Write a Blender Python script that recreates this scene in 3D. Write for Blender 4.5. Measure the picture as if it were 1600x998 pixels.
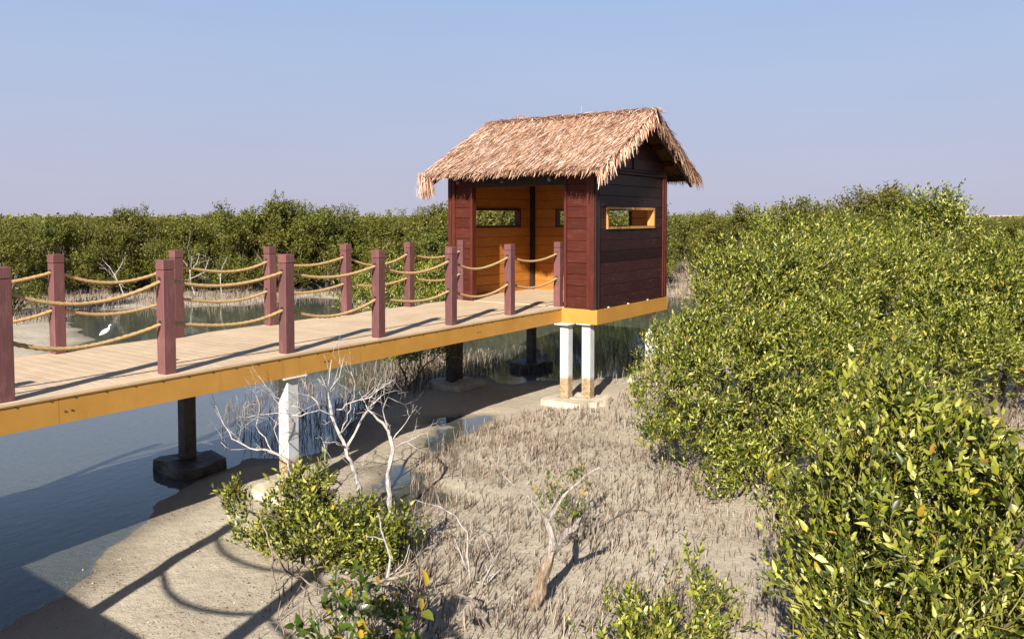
import bpy, bmesh, math
import numpy as np
from mathutils import Vector, Matrix

# ------------------------------------------------------------------ clear
for o in list(bpy.data.objects):
    bpy.data.objects.remove(o)
SC = bpy.context.scene
COL = SC.collection

# ------------------------------------------------------------------ camera
# world frame: +X runs along the boardwalk towards the hut, +Y across it, z = 0 is the deck top
F_PX, CAM_Z, YAW, PITCH = 1250.0, 1.56, math.radians(34.84), math.radians(2.29)
FWD = np.array([math.cos(YAW), math.sin(YAW), 0.0])
RGT = np.array([math.sin(YAW), -math.cos(YAW), 0.0])
CAM = np.array([0.0, 0.0, CAM_Z])
cam_d = bpy.data.cameras.new('camera')
cam = bpy.data.objects.new('camera', cam_d)
COL.objects.link(cam)
cam.location = CAM
cam.rotation_euler = (math.pi / 2 - PITCH, 0, YAW - math.pi / 2)
cam_d.sensor_fit = 'HORIZONTAL'
cam_d.sensor_width = 36
cam_d.lens = 36 * F_PX / 1600
cam_d.shift_y = -107 / 1600
cam_d.clip_start = 0.05
cam_d.clip_end = 9000
SC.camera = cam

# ------------------------------------------------------------------ sky, sun, exposure
SUN_EL = math.radians(28.5)
SUN_AZ = math.atan2(-0.325, -0.946)            # direction towards the sun, from +X counter-clockwise
world = bpy.data.worlds.new('World')
SC.world = world
world.use_nodes = True
wn = world.node_tree.nodes
wl = world.node_tree.links
wn.clear()
sky = wn.new('ShaderNodeTexSky')
sky.sky_type = 'NISHITA'
sky.sun_disc = False
sky.sun_elevation = SUN_EL
sky.sun_rotation = math.pi / 2 - SUN_AZ
sky.altitude = 0
sky.air_density = 1.0
sky.dust_density = 0.3
sky.ozone_density = 3.0
bg = wn.new('ShaderNodeBackground')
bg.inputs['Strength'].default_value = 0.05
wo = wn.new('ShaderNodeOutputWorld')
# desert haze: the same all round, thickest at the horizon
w_tc = wn.new('ShaderNodeTexCoord'); w_sx = wn.new('ShaderNodeSeparateXYZ'); w_rp = wn.new('ShaderNodeValToRGB'); w_mx = wn.new('ShaderNodeMixRGB')
w_rc = wn.new('ShaderNodeValToRGB')
def w_stops(rp, st):
    el = rp.color_ramp.elements
    while len(el) < len(st): el.new(0.5)
    for e_, (p_, v_) in zip(el, st): e_.position = p_; e_.color = (*v_, 1)
w_stops(w_rp, [(0.0, (.98,) * 3), (0.25, (.86,) * 3), (0.36, (.40,) * 3), (0.50, (.10,) * 3), (0.75, (.0,) * 3)])
w_stops(w_rc, [(0.0, (5.1, 4.95, 6.3)), (0.12, (4.75, 5.3, 7.2)), (0.27, (4.0, 5.4, 8.0)), (0.5, (1.9, 3.4, 6.2))])
wl.new(w_tc.outputs['Generated'], w_sx.inputs[0]); wl.new(w_sx.outputs['Z'], w_rp.inputs['Fac']); wl.new(w_sx.outputs['Z'], w_rc.inputs['Fac'])
wl.new(w_rp.outputs['Color'], w_mx.inputs[0])
wl.new(sky.outputs['Color'], w_mx.inputs[1]); wl.new(w_rc.outputs['Color'], w_mx.inputs[2])
w_mp = wn.new('ShaderNodeMapping'); w_mp.inputs['Scale'].default_value = (1.2, 1.2, 7.0)
w_nz = wn.new('ShaderNodeTexNoise'); w_nz.inputs['Scale'].default_value = 2.0; w_nz.inputs['Detail'].default_value = 5.0
w_nr = wn.new('ShaderNodeMapRange'); w_nr.inputs['To Min'].default_value = 0.955; w_nr.inputs['To Max'].default_value = 1.055
w_ml = wn.new('ShaderNodeVectorMath'); w_ml.operation = 'SCALE'
wl.new(w_tc.outputs['Generated'], w_mp.inputs['Vector']); wl.new(w_mp.outputs[0], w_nz.inputs['Vector']); wl.new(w_nz.outputs['Fac'], w_nr.inputs['Value'])
wl.new(w_mx.outputs[0], w_ml.inputs[0]); wl.new(w_nr.outputs[0], w_ml.inputs['Scale'])
wl.new(w_ml.outputs[0], bg.inputs['Color'])
wl.new(bg.outputs['Background'], wo.inputs['Surface'])

sun_d = bpy.data.lights.new('sun', 'SUN')
sun_d.energy = 5.0
sun_d.angle = math.radians(0.55)
sun_d.color = (1.0, 0.94, 0.84)
sun = bpy.data.objects.new('sun', sun_d)
COL.objects.link(sun)
to_sun = Vector((math.cos(SUN_EL) * math.cos(SUN_AZ), math.cos(SUN_EL) * math.sin(SUN_AZ), math.sin(SUN_EL)))
sun.rotation_euler = to_sun.to_track_quat('Z', 'Y').to_euler()
sun.location = (-10, -5, 12)

SC.view_settings.view_transform = 'Standard'
SC.view_settings.look = 'None'
SC.view_settings.gamma = 1.0
SC.view_settings.exposure = 1.02
SC.view_settings.use_curve_mapping = False
SC.render.engine = 'CYCLES'
SC.cycles.max_bounces = 8
SC.cycles.transparent_max_bounces = 12
SC.cycles.caustics_reflective = False
SC.cycles.caustics_refractive = False
SC.cycles.use_denoising = True

# ------------------------------------------------------------------ where a point of the photograph stands
Z_GROUND, Z_WATER = -1.70, -1.745
def ray(px, py):
    x, y = (px - 800) / F_PX, (392 - py) / F_PX
    f = FWD * math.cos(PITCH) - np.array([0, 0, math.sin(PITCH)])
    u = FWD * math.sin(PITCH) + np.array([0, 0, math.cos(PITCH)])
    return f + RGT * x + u * y
def on_ground(px, py, z=Z_GROUND):
    r = ray(px, py)
    p = CAM + r * ((z - CAM_Z) / r[2])
    return p
def at(px, py, depth):
    r = ray(px, py)
    return CAM + r * (depth / float(r @ FWD))
def foot(px, depth):
    p = FWD * depth + RGT * ((px - 800) / F_PX * depth)
    return float(p[0]), float(p[1])

# ------------------------------------------------------------------ object helpers
def tag(o, label=None, cat=None, group=None, kind=None):
    if label: o['label'] = label
    if cat: o['category'] = cat
    if group: o['group'] = group
    if kind: o['kind'] = kind
    return o
def empty(name, loc=(0, 0, 0), rz=0.0):
    o = bpy.data.objects.new(name, None)
    o.empty_display_size = 0.2
    o.location = loc
    o.rotation_euler = (0, 0, rz)
    COL.objects.link(o)
    return o
def obj(name, me, mat=None, parent=None, loc=None, rot=None, scale=None):
    o = bpy.data.objects.new(name, me)
    COL.objects.link(o)
    if mat is not None and len(me.materials) == 0:
        me.materials.append(mat)
    if parent is not None:
        o.parent = parent
    if loc is not None: o.location = loc
    if rot is not None: o.rotation_euler = rot
    if scale is not None: o.scale = scale
    return o
def np_mesh(name, V, Fs, smooth=False):
    """V (n,3); Fs: list of int arrays, each (m,k)"""
    me = bpy.data.meshes.new(name)
    V = np.asarray(V, dtype=np.float32)
    if not isinstance(Fs, (list, tuple)): Fs = [Fs]
    Fs = [np.asarray(f, dtype=np.int32) for f in Fs if len(f)]
    nl = sum(f.size for f in Fs)
    npoly = sum(len(f) for f in Fs)
    me.vertices.add(len(V)); me.loops.add(nl); me.polygons.add(npoly)
    me.vertices.foreach_set('co', V.ravel())
    me.loops.foreach_set('vertex_index', np.concatenate([f.ravel() for f in Fs]))
    tot = np.concatenate([np.full(len(f), f.shape[1], np.int32) for f in Fs])
    me.polygons.foreach_set('loop_start', np.concatenate([[0], np.cumsum(tot)[:-1]]).astype(np.int32))
    me.update(calc_edges=True)
    if smooth:
        me.polygons.foreach_set('use_smooth', np.ones(npoly, dtype=bool))
    me.validate()
    return me
class MB:
    """collects boxes, prisms and tubes for one mesh"""
    def __init__(s): s.V, s.F = [], []
    def add(s, V, F):
        b = len(s.V); s.V.extend([tuple(v) for v in V]); s.F.extend([tuple(i + b for i in f) for f in F])
    def box(s, x0, x1, y0, y1, z0, z1):
        s.add([(x0,y0,z0),(x1,y0,z0),(x1,y1,z0),(x0,y1,z0),(x0,y0,z1),(x1,y0,z1),(x1,y1,z1),(x0,y1,z1)],
              [(0,3,2,1),(4,5,6,7),(0,1,5,4),(1,2,6,5),(2,3,7,6),(3,0,4,7)])
    def prism(s, poly, axis, a, b):
        """poly: 2-D outline; axis the extrusion axis"""
        def p3(q, t):
            return {0: (t, q[0], q[1]), 1: (q[0], t, q[1]), 2: (q[0], q[1], t)}[axis]
        n = len(poly)
        V = [p3(q, a) for q in poly] + [p3(q, b) for q in poly]
        F = [tuple(range(n))[::-1], tuple(range(n, 2 * n))] + [(i, (i + 1) % n, n + (i + 1) % n, n + i) for i in range(n)]
        s.add(V, F)
    def tube(s, pts, rads, seg=6, lobes=0, twist=0.0, depth=0.0, cap=True):
        pts = [np.asarray(p, float) for p in pts]
        n = len(pts)
        V, F = [], []
        up = np.array([0.0, 0.0, 1.0])
        L = 0.0
        prev = None
        for i in range(n):
            t = pts[min(i + 1, n - 1)] - pts[max(i - 1, 0)]
            t = t / (np.linalg.norm(t) + 1e-9)
            if prev is None:
                a = np.cross(t, up if abs(t[2]) < .9 else np.array([1.0, 0, 0]))
            else:
                a = prev - t * (prev @ t)
            a /= np.linalg.norm(a) + 1e-9
            prev = a
            b = np.cross(t, a)
            if i: L += np.linalg.norm(pts[i] - pts[i - 1])
            for k in range(seg):
                th = 2 * math.pi * k / seg
                r = rads[i] * (1 + (depth * math.cos(lobes * th - twist * L) if lobes else 0))
                V.append(pts[i] + (a * math.cos(th) + b * math.sin(th)) * r)
        for i in range(n - 1):
            for k in range(seg):
                k2 = (k + 1) % seg
                F.append((i * seg + k, i * seg + k2, (i + 1) * seg + k2, (i + 1) * seg + k))
        if cap:
            F.append(tuple(range(seg))[::-1]); F.append(tuple(range((n - 1) * seg, n * seg)))
        s.add(V, F)
    def mesh(s, name, bevel=0.0, smooth=False):
        me = bpy.data.meshes.new(name)
        me.from_pydata(s.V, [], s.F)
        bm = bmesh.new(); bm.from_mesh(me)
        bmesh.ops.recalc_face_normals(bm, faces=bm.faces)
        if bevel > 0:
            bmesh.ops.bevel(bm, geom=[e for e in bm.edges], offset=bevel, segments=1, affect='EDGES')
        bm.to_mesh(me); bm.free()
        if smooth:
            me.polygons.foreach_set('use_smooth', np.ones(len(me.polygons), dtype=bool))
        return me
def box_mesh(name, x0, x1, y0, y1, z0, z1, bevel=0.0):
    m = MB(); m.box(x0, x1, y0, y1, z0, z1); return m.mesh(name, bevel)

# ------------------------------------------------------------------ materials
def mat(name):
    m = bpy.data.materials.new(name); m.use_nodes = True
    nt = m.node_tree; b = nt.nodes['Principled BSDF']
    return m, nt, b
def N(nt, t, **kw):
    n = nt.nodes.new(t)
    for k, v in kw.items():
        if hasattr(n, k) and k not in n.inputs: setattr(n, k, v)
        else: n.inputs[k].default_value = v
    return n
def ramp(nt, fac, stops, interp='LINEAR'):
    r = nt.nodes.new('ShaderNodeValToRGB')
    r.color_ramp.interpolation = interp
    el = r.color_ramp.elements
    while len(el) < len(stops): el.new(0.5)
    for e, (p, c) in zip(el, stops):
        e.position = p; e.color = (c[0], c[1], c[2], 1) if len(c) == 3 else c
    nt.links.new(fac, r.inputs['Fac'])
    return r
def mix(nt, fac, a, b, mode='MIX'):
    m = nt.nodes.new('ShaderNodeMixRGB'); m.blend_type = mode
    for inp, v in ((m.inputs[0], fac), (m.inputs[1], a), (m.inputs[2], b)):
        if hasattr(v, 'is_linked') or hasattr(v, 'links'): nt.links.new(v, inp)
        elif isinstance(v, (int, float)): inp.default_value = v
        else: inp.default_value = (v[0], v[1], v[2], 1)
    return m.outputs[0]
def mth(nt, op, a, b=0.0):
    m = nt.nodes.new('ShaderNodeMath'); m.operation = op
    for inp, v in ((m.inputs[0], a), (m.inputs[1], b)):
        if hasattr(v, 'links'): nt.links.new(v, inp)
        else: inp.default_value = v
    return m.outputs[0]
def coords(nt, kind='Object', scale=(1, 1, 1)):
    tc = nt.nodes.new('ShaderNodeTexCoord')
    mp = nt.nodes.new('ShaderNodeMapping')
    mp.inputs['Scale'].default_value = scale
    nt.links.new(tc.outputs[kind], mp.inputs['Vector'])
    return mp.outputs['Vector']
def world_coords(nt, scale=(1, 1, 1)):
    g = nt.nodes.new('ShaderNodeNewGeometry')
    mp = nt.nodes.new('ShaderNodeMapping')
    mp.inputs['Scale'].default_value = scale
    nt.links.new(g.outputs['Position'], mp.inputs['Vector'])
    return mp.outputs['Vector']
def noise(nt, vec, scale, detail=4.0, rough=0.55):
    n = nt.nodes.new('ShaderNodeTexNoise')
    n.inputs['Scale'].default_value = scale; n.inputs['Detail'].default_value = detail
    n.inputs['Roughness'].default_value = rough
    nt.links.new(vec, n.inputs['Vector'])
    return n.outputs['Fac']
def bump(nt, b, h, strength=0.3, dist=0.01):
    n = nt.nodes.new('ShaderNodeBump')
    n.inputs['Strength'].default_value = strength; n.inputs['Distance'].default_value = dist
    nt.links.new(h, n.inputs['Height'])
    nt.links.new(n.outputs['Normal'], b.inputs['Normal'])
    return n

def wood(name, c0, c1, grain_axis, rough=0.5, vary=0.25, spec=0.4, b_str=0.25):
    """composite timber: long grain along grain_axis, a tone of its own for every board"""
    m, nt, b = mat(name)
    sc = [26.0, 26.0, 26.0]; sc[grain_axis] = 1.1
    v = world_coords(nt, sc)
    g = noise(nt, v, 3.0, 5.0, 0.6)
    g2 = noise(nt, world_coords(nt), 1.7, 3.0)
    col = ramp(nt, g, [(0.3, c0), (0.7, c1)]).outputs[0]
    ws = [7.0, 7.0, 7.0]; ws[grain_axis] = 2.0
    wz = noise(nt, world_coords(nt, ws), 2.2, 8, 0.7)
    wk = mth(nt, 'MULTIPLY', ramp(nt, wz, [(0.54, (0, 0, 0)), (0.74, (1, 1, 1))]).outputs[0], 0.42)
    col = mix(nt, wk, col, tuple(min(0.75, v * 1.9 + 0.03) for v in c1))
    oi = nt.nodes.new('ShaderNodeObjectInfo')
    tone = mth(nt, 'ADD', mth(nt, 'MULTIPLY', oi.outputs['Random'], vary * 2), 1 - vary)
    tone = mth(nt, 'MULTIPLY', tone, mth(nt, 'ADD', mth(nt, 'MULTIPLY', g2, 0.5), 0.75))
    hsv = nt.nodes.new('ShaderNodeHueSaturation')
    nt.links.new(col, hsv.inputs['Color']); nt.links.new(tone, hsv.inputs['Value'])
    nt.links.new(hsv.outputs[0], b.inputs['Base Color'])
    nt.links.new(mth(nt, 'ADD', mth(nt, 'MULTIPLY', g, 0.25), rough - 0.1), b.inputs['Roughness'])
    b.inputs['Specular IOR Level'].default_value = spec
    bump(nt, b, g, b_str, 0.004)
    return m
M = {}
M['deck'] = wood('deck_composite', (0.50, 0.365, 0.235), (0.58, 0.435, 0.29), 1, 0.65, 0.04, 0.25, 0.15)
M['deck_edge'] = wood('deck_edge_composite', (0.50, 0.365, 0.235), (0.58, 0.435, 0.29), 0, 0.65, 0.05, 0.25, 0.15)
M['hut_side'] = wood('hut_cladding_along_shaded', (0.019, 0.0068, 0.0072), (0.042, 0.0145, 0.0145), 0, 0.45, 0.42, 0.22, 0.4)  # front's cladding again, darkened: side wall's grazing-light shade put into the colour
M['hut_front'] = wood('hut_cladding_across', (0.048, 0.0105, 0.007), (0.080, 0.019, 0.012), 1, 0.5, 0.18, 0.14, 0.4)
M['hut_trim'] = wood('hut_trim', (0.062, 0.013, 0.008), (0.090, 0.021, 0.013), 2, 0.45, 0.1, 0.22, 0.2)
M['hut_dark'] = wood('hut_dark_post', (0.020, 0.011, 0.010), (0.034, 0.018, 0.016), 2, 0.5, 0.1, 0.2, 0.2)
M['inner_side'] = wood('lining_along', (0.36, 0.125, 0.018), (0.46, 0.18, 0.032), 0, 0.5, 0.10, 0.35, 0.2)
M['inner_back'] = wood('lining_across', (0.36, 0.125, 0.018), (0.46, 0.18, 0.032), 1, 0.5, 0.10, 0.35, 0.2)
M['frame'] = wood('window_frame_timber', (0.40, 0.19, 0.05), (0.50, 0.255, 0.08), 0, 0.5, 0.05, 0.3, 0.2)
M['post'] = wood('post_composite', (0.108, 0.042, 0.041), (0.148, 0.061, 0.058), 2, 0.55, 0.12, 0.35, 0.25)

def simple(name, c0, c1, scale, rough, spec=0.4, b_str=0.2, dist=0.004, detail=5.0, space='world'):
    m, nt, b = mat(name)
    v = world_coords(nt) if space == 'world' else coords(nt)
    n = noise(nt, v, scale, detail, 0.6)
    nt.links.new(ramp(nt, n, [(0.3, c0), (0.7, c1)]).outputs[0], b.inputs['Base Color'])
    b.inputs['Roughness'].default_value = rough
    b.inputs['Specular IOR Level'].default_value = spec
    bump(nt, b, n, b_str, dist)
    return m
def fascia_mat():
    m, nt, b = mat('ochre_steel')
    n = noise(nt, world_coords(nt, (1, 1, 1)), 2.2, 6, 0.6)
    st = noise(nt, world_coords(nt, (9, 9, 0.7)), 2.5, 3, 0.6)
    c = ramp(nt, n, [(0.3, (0.40, 0.19, 0.030)), (0.7, (0.48, 0.245, 0.050))]).outputs[0]
    s = ramp(nt, st, [(0.60, (0, 0, 0)), (0.78, (1, 1, 1))]).outputs[0]
    c = mix(nt, mth(nt, 'MULTIPLY', s, 0.55), c, (0.30, 0.15, 0.045))
    nt.links.new(c, b.inputs['Base Color'])
    b.inputs['Roughness'].default_value = 0.5
    bump(nt, b, n, 0.08, 0.004)
    return m
M['fascia'] = fascia_mat()
M['bolt'] = simple('bolt_metal', (0.05, 0.035, 0.03), (0.10, 0.07, 0.05), 40, 0.45)
M['plate'] = simple('galvanised_plate', (0.55, 0.55, 0.54), (0.68, 0.68, 0.66), 30, 0.45)
M['hole'] = simple('hole_dark', (0.01, 0.008, 0.008), (0.02, 0.015, 0.015), 40, 0.8)
def concrete_mat():
    m, nt, b = mat('pile_concrete')
    g = nt.nodes.new('ShaderNodeNewGeometry')
    sx = nt.nodes.new('ShaderNodeSeparateXYZ'); nt.links.new(g.outputs['Position'], sx.inputs[0])
    n = noise(nt, g.outputs['Position'], 5.0, 6, 0.6)
    clean = ramp(nt, n, [(0.3, (0.40, 0.40, 0.395)), (0.75, (0.56, 0.56, 0.55))]).outputs[0]
    tide = mth(nt, 'ADD', sx.outputs['Z'], mth(nt, 'MULTIPLY', n, 0.22))
    k = ramp(nt, mth(nt, 'ADD', mth(nt, 'MULTIPLY', tide, 1.0), 2.0), [(0.83, (1, 1, 1)), (0.92, (0, 0, 0))]).outputs[0]
    dirt = ramp(nt, noise(nt, g.outputs['Position'], 22, 4), [(0.35, (0.20, 0.13, 0.065)), (0.65, (0.40, 0.30, 0.18))]).outputs[0]
    nt.links.new(mix(nt, k, clean, dirt), b.inputs['Base Color'])
    b.inputs['Roughness'].default_value = 0.85
    bump(nt, b, noise(nt, g.outputs['Position'], 40, 4), 0.25, 0.006)
    return m
M['pile'] = concrete_mat()
M['pile_dark'] = simple('pile_algae_shaded', (0.028, 0.025, 0.022), (0.085, 0.075, 0.065), 6, 0.6, 0.4, 0.3, 0.006)  # far piles: algae stain and the deck's shade, both put into the colour
M['footing'] = simple('footing_concrete', (0.40, 0.32, 0.22), (0.60, 0.54, 0.44), 7, 0.9, 0.2, 0.5, 0.02)
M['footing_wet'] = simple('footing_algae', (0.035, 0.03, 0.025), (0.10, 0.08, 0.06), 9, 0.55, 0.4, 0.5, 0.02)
M['rope'] = simple('hemp_rope', (0.33, 0.20, 0.085), (0.58, 0.39, 0.19), 60, 0.85, 0.1, 0.5, 0.004, 3)
M['bark'] = simple('mangrove_bark', (0.085, 0.065, 0.05), (0.20, 0.16, 0.125), 14, 0.9, 0.15, 0.5, 0.01, 5, 'obj')
M['bleached'] = simple('bleached_wood', (0.20, 0.17, 0.15), (0.56, 0.52, 0.49), 16, 0.85, 0.15, 0.5, 0.006, 5, 'obj')
def stump_mat():
    m, nt, b = mat('stump_wood')
    st = noise(nt, coords(nt, 'Object', (34, 34, 3.0)), 1.6, 6, 0.65)
    pt = noise(nt, coords(nt), 5.0, 4, 0.6)
    grey = ramp(nt, st, [(0.32, (0.10, 0.075, 0.06)), (0.5, (0.36, 0.31, 0.27)), (0.7, (0.58, 0.54, 0.50))]).outputs[0]
    brown = ramp(nt, st, [(0.32, (0.08, 0.052, 0.034)), (0.5, (0.26, 0.185, 0.125)), (0.7, (0.46, 0.37, 0.28))]).outputs[0]
    sx = nt.nodes.new('ShaderNodeSeparateXYZ'); nt.links.new(coords(nt), sx.inputs[0])
    k = ramp(nt, mth(nt, 'ADD', sx.outputs['Z'], mth(nt, 'MULTIPLY', pt, 0.35)), [(0.55, (0, 0, 0)), (0.72, (1, 1, 1))]).outputs[0]
    nt.links.new(mix(nt, k, brown, grey), b.inputs['Base Color'])
    b.inputs['Roughness'].default_value = 0.9
    b.inputs['Specular IOR Level'].default_value = 0.15
    bump(nt, b, mth(nt, 'ADD', st, mth(nt, 'MULTIPLY', pt, 0.6)), 1.0, 0.03)
    return m
M['stump'] = stump_mat()
M['twig'] = simple('dry_twig', (0.11, 0.082, 0.066), (0.36, 0.29, 0.24), 10, 0.9, 0.1, 0.3, 0.004, 4, 'obj')
M['twig_green'] = simple('young_twig', (0.13, 0.12, 0.035), (0.26, 0.22, 0.08), 10, 0.7, 0.2, 0.1, 0.002, 3, 'obj')
M['feather'] = simple('white_feather', (0.78, 0.78, 0.77), (0.84, 0.84, 0.83), 20, 0.7)
M['bill'] = simple('dark_bill', (0.03, 0.03, 0.03), (0.06, 0.055, 0.05), 20, 0.5)
M['dune'] = simple('pale_dune', (0.52, 0.43, 0.35), (0.60, 0.50, 0.41), 0.01, 0.95, 0.1, 0.0)

def island_mat(name, stops, rough=0.5, trans=0.0, spec=0.35, t_tint=(1, 1, 1), sat_noise=None):
    """a tone of its own for every blade or leaf of the mesh"""
    m, nt, b = mat(name)
    g = nt.nodes.new('ShaderNodeNewGeometry')
    oi = nt.nodes.new('ShaderNodeObjectInfo')
    r = mth(nt, 'FRACT', mth(nt, 'ADD', g.outputs['Random Per Island'], mth(nt, 'MULTIPLY', oi.outputs['Random'], 7.31)))
    c = ramp(nt, r, stops).outputs[0]
    if sat_noise:
        k = noise(nt, g.outputs['Position'], sat_noise[0], 2)
        k = ramp(nt, k, [(0.35, (0, 0, 0)), (0.68, (1, 1, 1))]).outputs[0]
        c = mix(nt, mth(nt, 'MULTIPLY', k, sat_noise[2]), c, sat_noise[1])
    nt.links.new(c, b.inputs['Base Color'])
    b.inputs['Roughness'].default_value = rough
    b.inputs['Specular IOR Level'].default_value = spec
    if trans > 0:
        tr = nt.nodes.new('ShaderNodeBsdfTranslucent')
        nt.links.new(mix(nt, 1.0, c, t_tint, 'MULTIPLY'), tr.inputs['Color'])
        ms = nt.nodes.new('ShaderNodeMixShader'); ms.inputs[0].default_value = trans
        out = nt.nodes['Material Output']
        nt.links.new(b.outputs[0], ms.inputs[1]); nt.links.new(tr.outputs[0], ms.inputs[2])
        nt.links.new(ms.outputs[0], out.inputs['Surface'])
    return m
LEAF = [(0.0, (0.018, 0.030, 0.005)), (0.28, (0.055, 0.075, 0.009)), (0.50, (0.135, 0.155, 0.013)), (0.75, (0.245, 0.250, 0.028)), (0.97, (0.39, 0.38, 0.10)), (0.992, (0.36, 0.25, 0.02)), (1.0, (0.27, 0.13, 0.02))]
M['leaf'] = island_mat('mangrove_leaf', LEAF, 0.40, 0.07, 0.4, (1.5, 1.4, 0.5))
M['leaf_far'] = island_mat('mangrove_leaf_distant', [(0.0, (0.032, 0.046, 0.008)), (0.5, (0.090, 0.106, 0.014)), (1.0, (0.205, 0.205, 0.032))], 0.5, 0.18, 0.3, (1.4, 1.3, 0.5), (0.35, (0.15, 0.105, 0.02), 0.45))
M['leaf_dark'] = island_mat('glossy_dark_leaf', [(0.0, (0.03, 0.06, 0.008)), (0.7, (0.07, 0.115, 0.014)), (0.9, (0.12, 0.15, 0.02)), (0.93, (0.42, 0.27, 0.02)), (1.0, (0.46, 0.32, 0.03))], 0.32, 0.18, 0.5, (1.4, 1.4, 0.5))
M['thatch'] = island_mat('palm_thatch', [(0.0, (0.09, 0.040, 0.025)), (0.15, (0.36, 0.155, 0.085)), (0.42, (0.51, 0.29, 0.18)), (0.72, (0.61, 0.42, 0.295)), (1.0, (0.74, 0.62, 0.53))], 0.75, 0.10, 0.2)
M['thatch_base'] = simple('thatch_underlay', (0.07, 0.032, 0.016), (0.16, 0.08, 0.04), 12, 0.9, 0.1, 0.5, 0.02)
M['root'] = island_mat('breathing_root', [(0.0, (0.060, 0.042, 0.032)), (0.4, (0.18, 0.128, 0.094)), (0.8, (0.32, 0.24, 0.18)), (1.0, (0.50, 0.42, 0.34))], 0.85, 0.0, 0.15)
M['litter'] = island_mat('leaf_litter', [(0.0, (0.03, 0.02, 0.014)), (0.5, (0.11, 0.065, 0.035)), (0.8, (0.24, 0.17, 0.10)), (1.0, (0.6, 0.57, 0.52))], 0.8)

def ground_mat():
    m, nt, b = mat('tidal_mud')
    g = nt.nodes.new('ShaderNodeNewGeometry')
    P = g.outputs['Position']
    sx = nt.nodes.new('ShaderNodeSeparateXYZ'); nt.links.new(P, sx.inputs[0])
    n1 = noise(nt, P, 0.8, 5); n2 = noise(nt, P, 9.0, 6, 0.65); n3 = noise(nt, P, 60.0, 4, 0.7)
    dry = ramp(nt, n1, [(0.3, (0.40, 0.34, 0.255)), (0.7, (0.50, 0.435, 0.335))]).outputs[0]
    dry = mix(nt, mth(nt, 'MULTIPLY', ramp(nt, n2, [(0.42, (0, 0, 0)), (0.72, (1, 1, 1))]).outputs[0], 0.55), dry, (0.31, 0.25, 0.175))
    vor = nt.nodes.new('ShaderNodeTexVoronoi'); vor.inputs['Scale'].default_value = 24
    nt.links.new(P, vor.inputs['Vector'])
    spk = mth(nt, 'MULTIPLY', ramp(nt, vor.outputs['Distance'], [(0.10, (1, 1, 1)), (0.2, (0, 0, 0))]).outputs[0],
              ramp(nt, noise(nt, P, 3.0, 3), [(0.45, (0, 0, 0)), (0.6, (1, 1, 1))]).outputs[0])
    dry = mix(nt, mth(nt, 'MULTIPLY', spk, 0.7), dry, (0.09, 0.06, 0.04))
    wet = mix(nt, n2, (0.12, 0.10, 0.07), (0.21, 0.18, 0.13))
    zz = mth(nt, 'ADD', sx.outputs['Z'], mth(nt, 'MULTIPLY', n2, 0.014))
    k = ramp(nt, mth(nt, 'MULTIPLY', mth(nt, 'ADD', zz, 1.80), 10.0), [(0.55, (1, 1, 1)), (0.92, (0, 0, 0))]).outputs[0]
    nt.links.new(mix(nt, k, dry, wet), b.inputs['Base Color'])
    nt.links.new(mth(nt, 'SUBTRACT', 0.95, mth(nt, 'MULTIPLY', k, 0.45)), b.inputs['Roughness'])
    b.inputs['Specular IOR Level'].default_value = 0.25
    h = mth(nt, 'ADD', mth(nt, 'MULTIPLY', n2, 1.0), mth(nt, 'MULTIPLY', n3, 0.35))
    h = mth(nt, 'SUBTRACT', h, mth(nt, 'MULTIPLY', spk, 0.5))
    bump(nt, b, h, 0.8, 0.03)
    return m
M['ground'] = ground_mat()
def water_mat():
    m = bpy.data.materials.new('shallow_water'); m.use_nodes = True
    nt = m.node_tree; nt.nodes.clear()
    out = nt.nodes.new('ShaderNodeOutputMaterial')
    tr = nt.nodes.new('ShaderNodeBsdfTransparent'); tr.inputs['Color'].default_value = (0.74, 0.82, 0.88, 1)
    gl = nt.nodes.new('ShaderNodeBsdfGlossy'); gl.inputs['Roughness'].default_value = 0.02
    gl.inputs['Color'].default_value = (1, 1, 1, 1)
    fr = nt.nodes.new('ShaderNodeLayerWeight'); fr.inputs['Blend'].default_value = 0.5
    n = noise(nt, world_coords(nt, (5.0, 9.0, 5.0)), 1.0, 3, 0.5)
    bp = nt.nodes.new('ShaderNodeBump'); bp.inputs['Strength'].default_value = 0.10; bp.inputs['Distance'].default_value = 0.02
    nt.links.new(n, bp.inputs['Height'])
    nt.links.new(bp.outputs[0], gl.inputs['Normal']); nt.links.new(bp.outputs[0], fr.inputs['Normal'])
    ms = nt.nodes.new('ShaderNodeMixShader')
    refl = mth(nt, 'ADD', mth(nt, 'MULTIPLY', mth(nt, 'POWER', fr.outputs['Facing'], 5.0), 0.97), 0.025)
    nt.links.new(refl, ms.inputs[0]); nt.links.new(tr.outputs[0], ms.inputs[1]); nt.links.new(gl.outputs[0], ms.inputs[2])
    nt.links.new(ms.outputs[0], out.inputs['Surface'])
    return m
M['water'] = water_mat()

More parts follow.
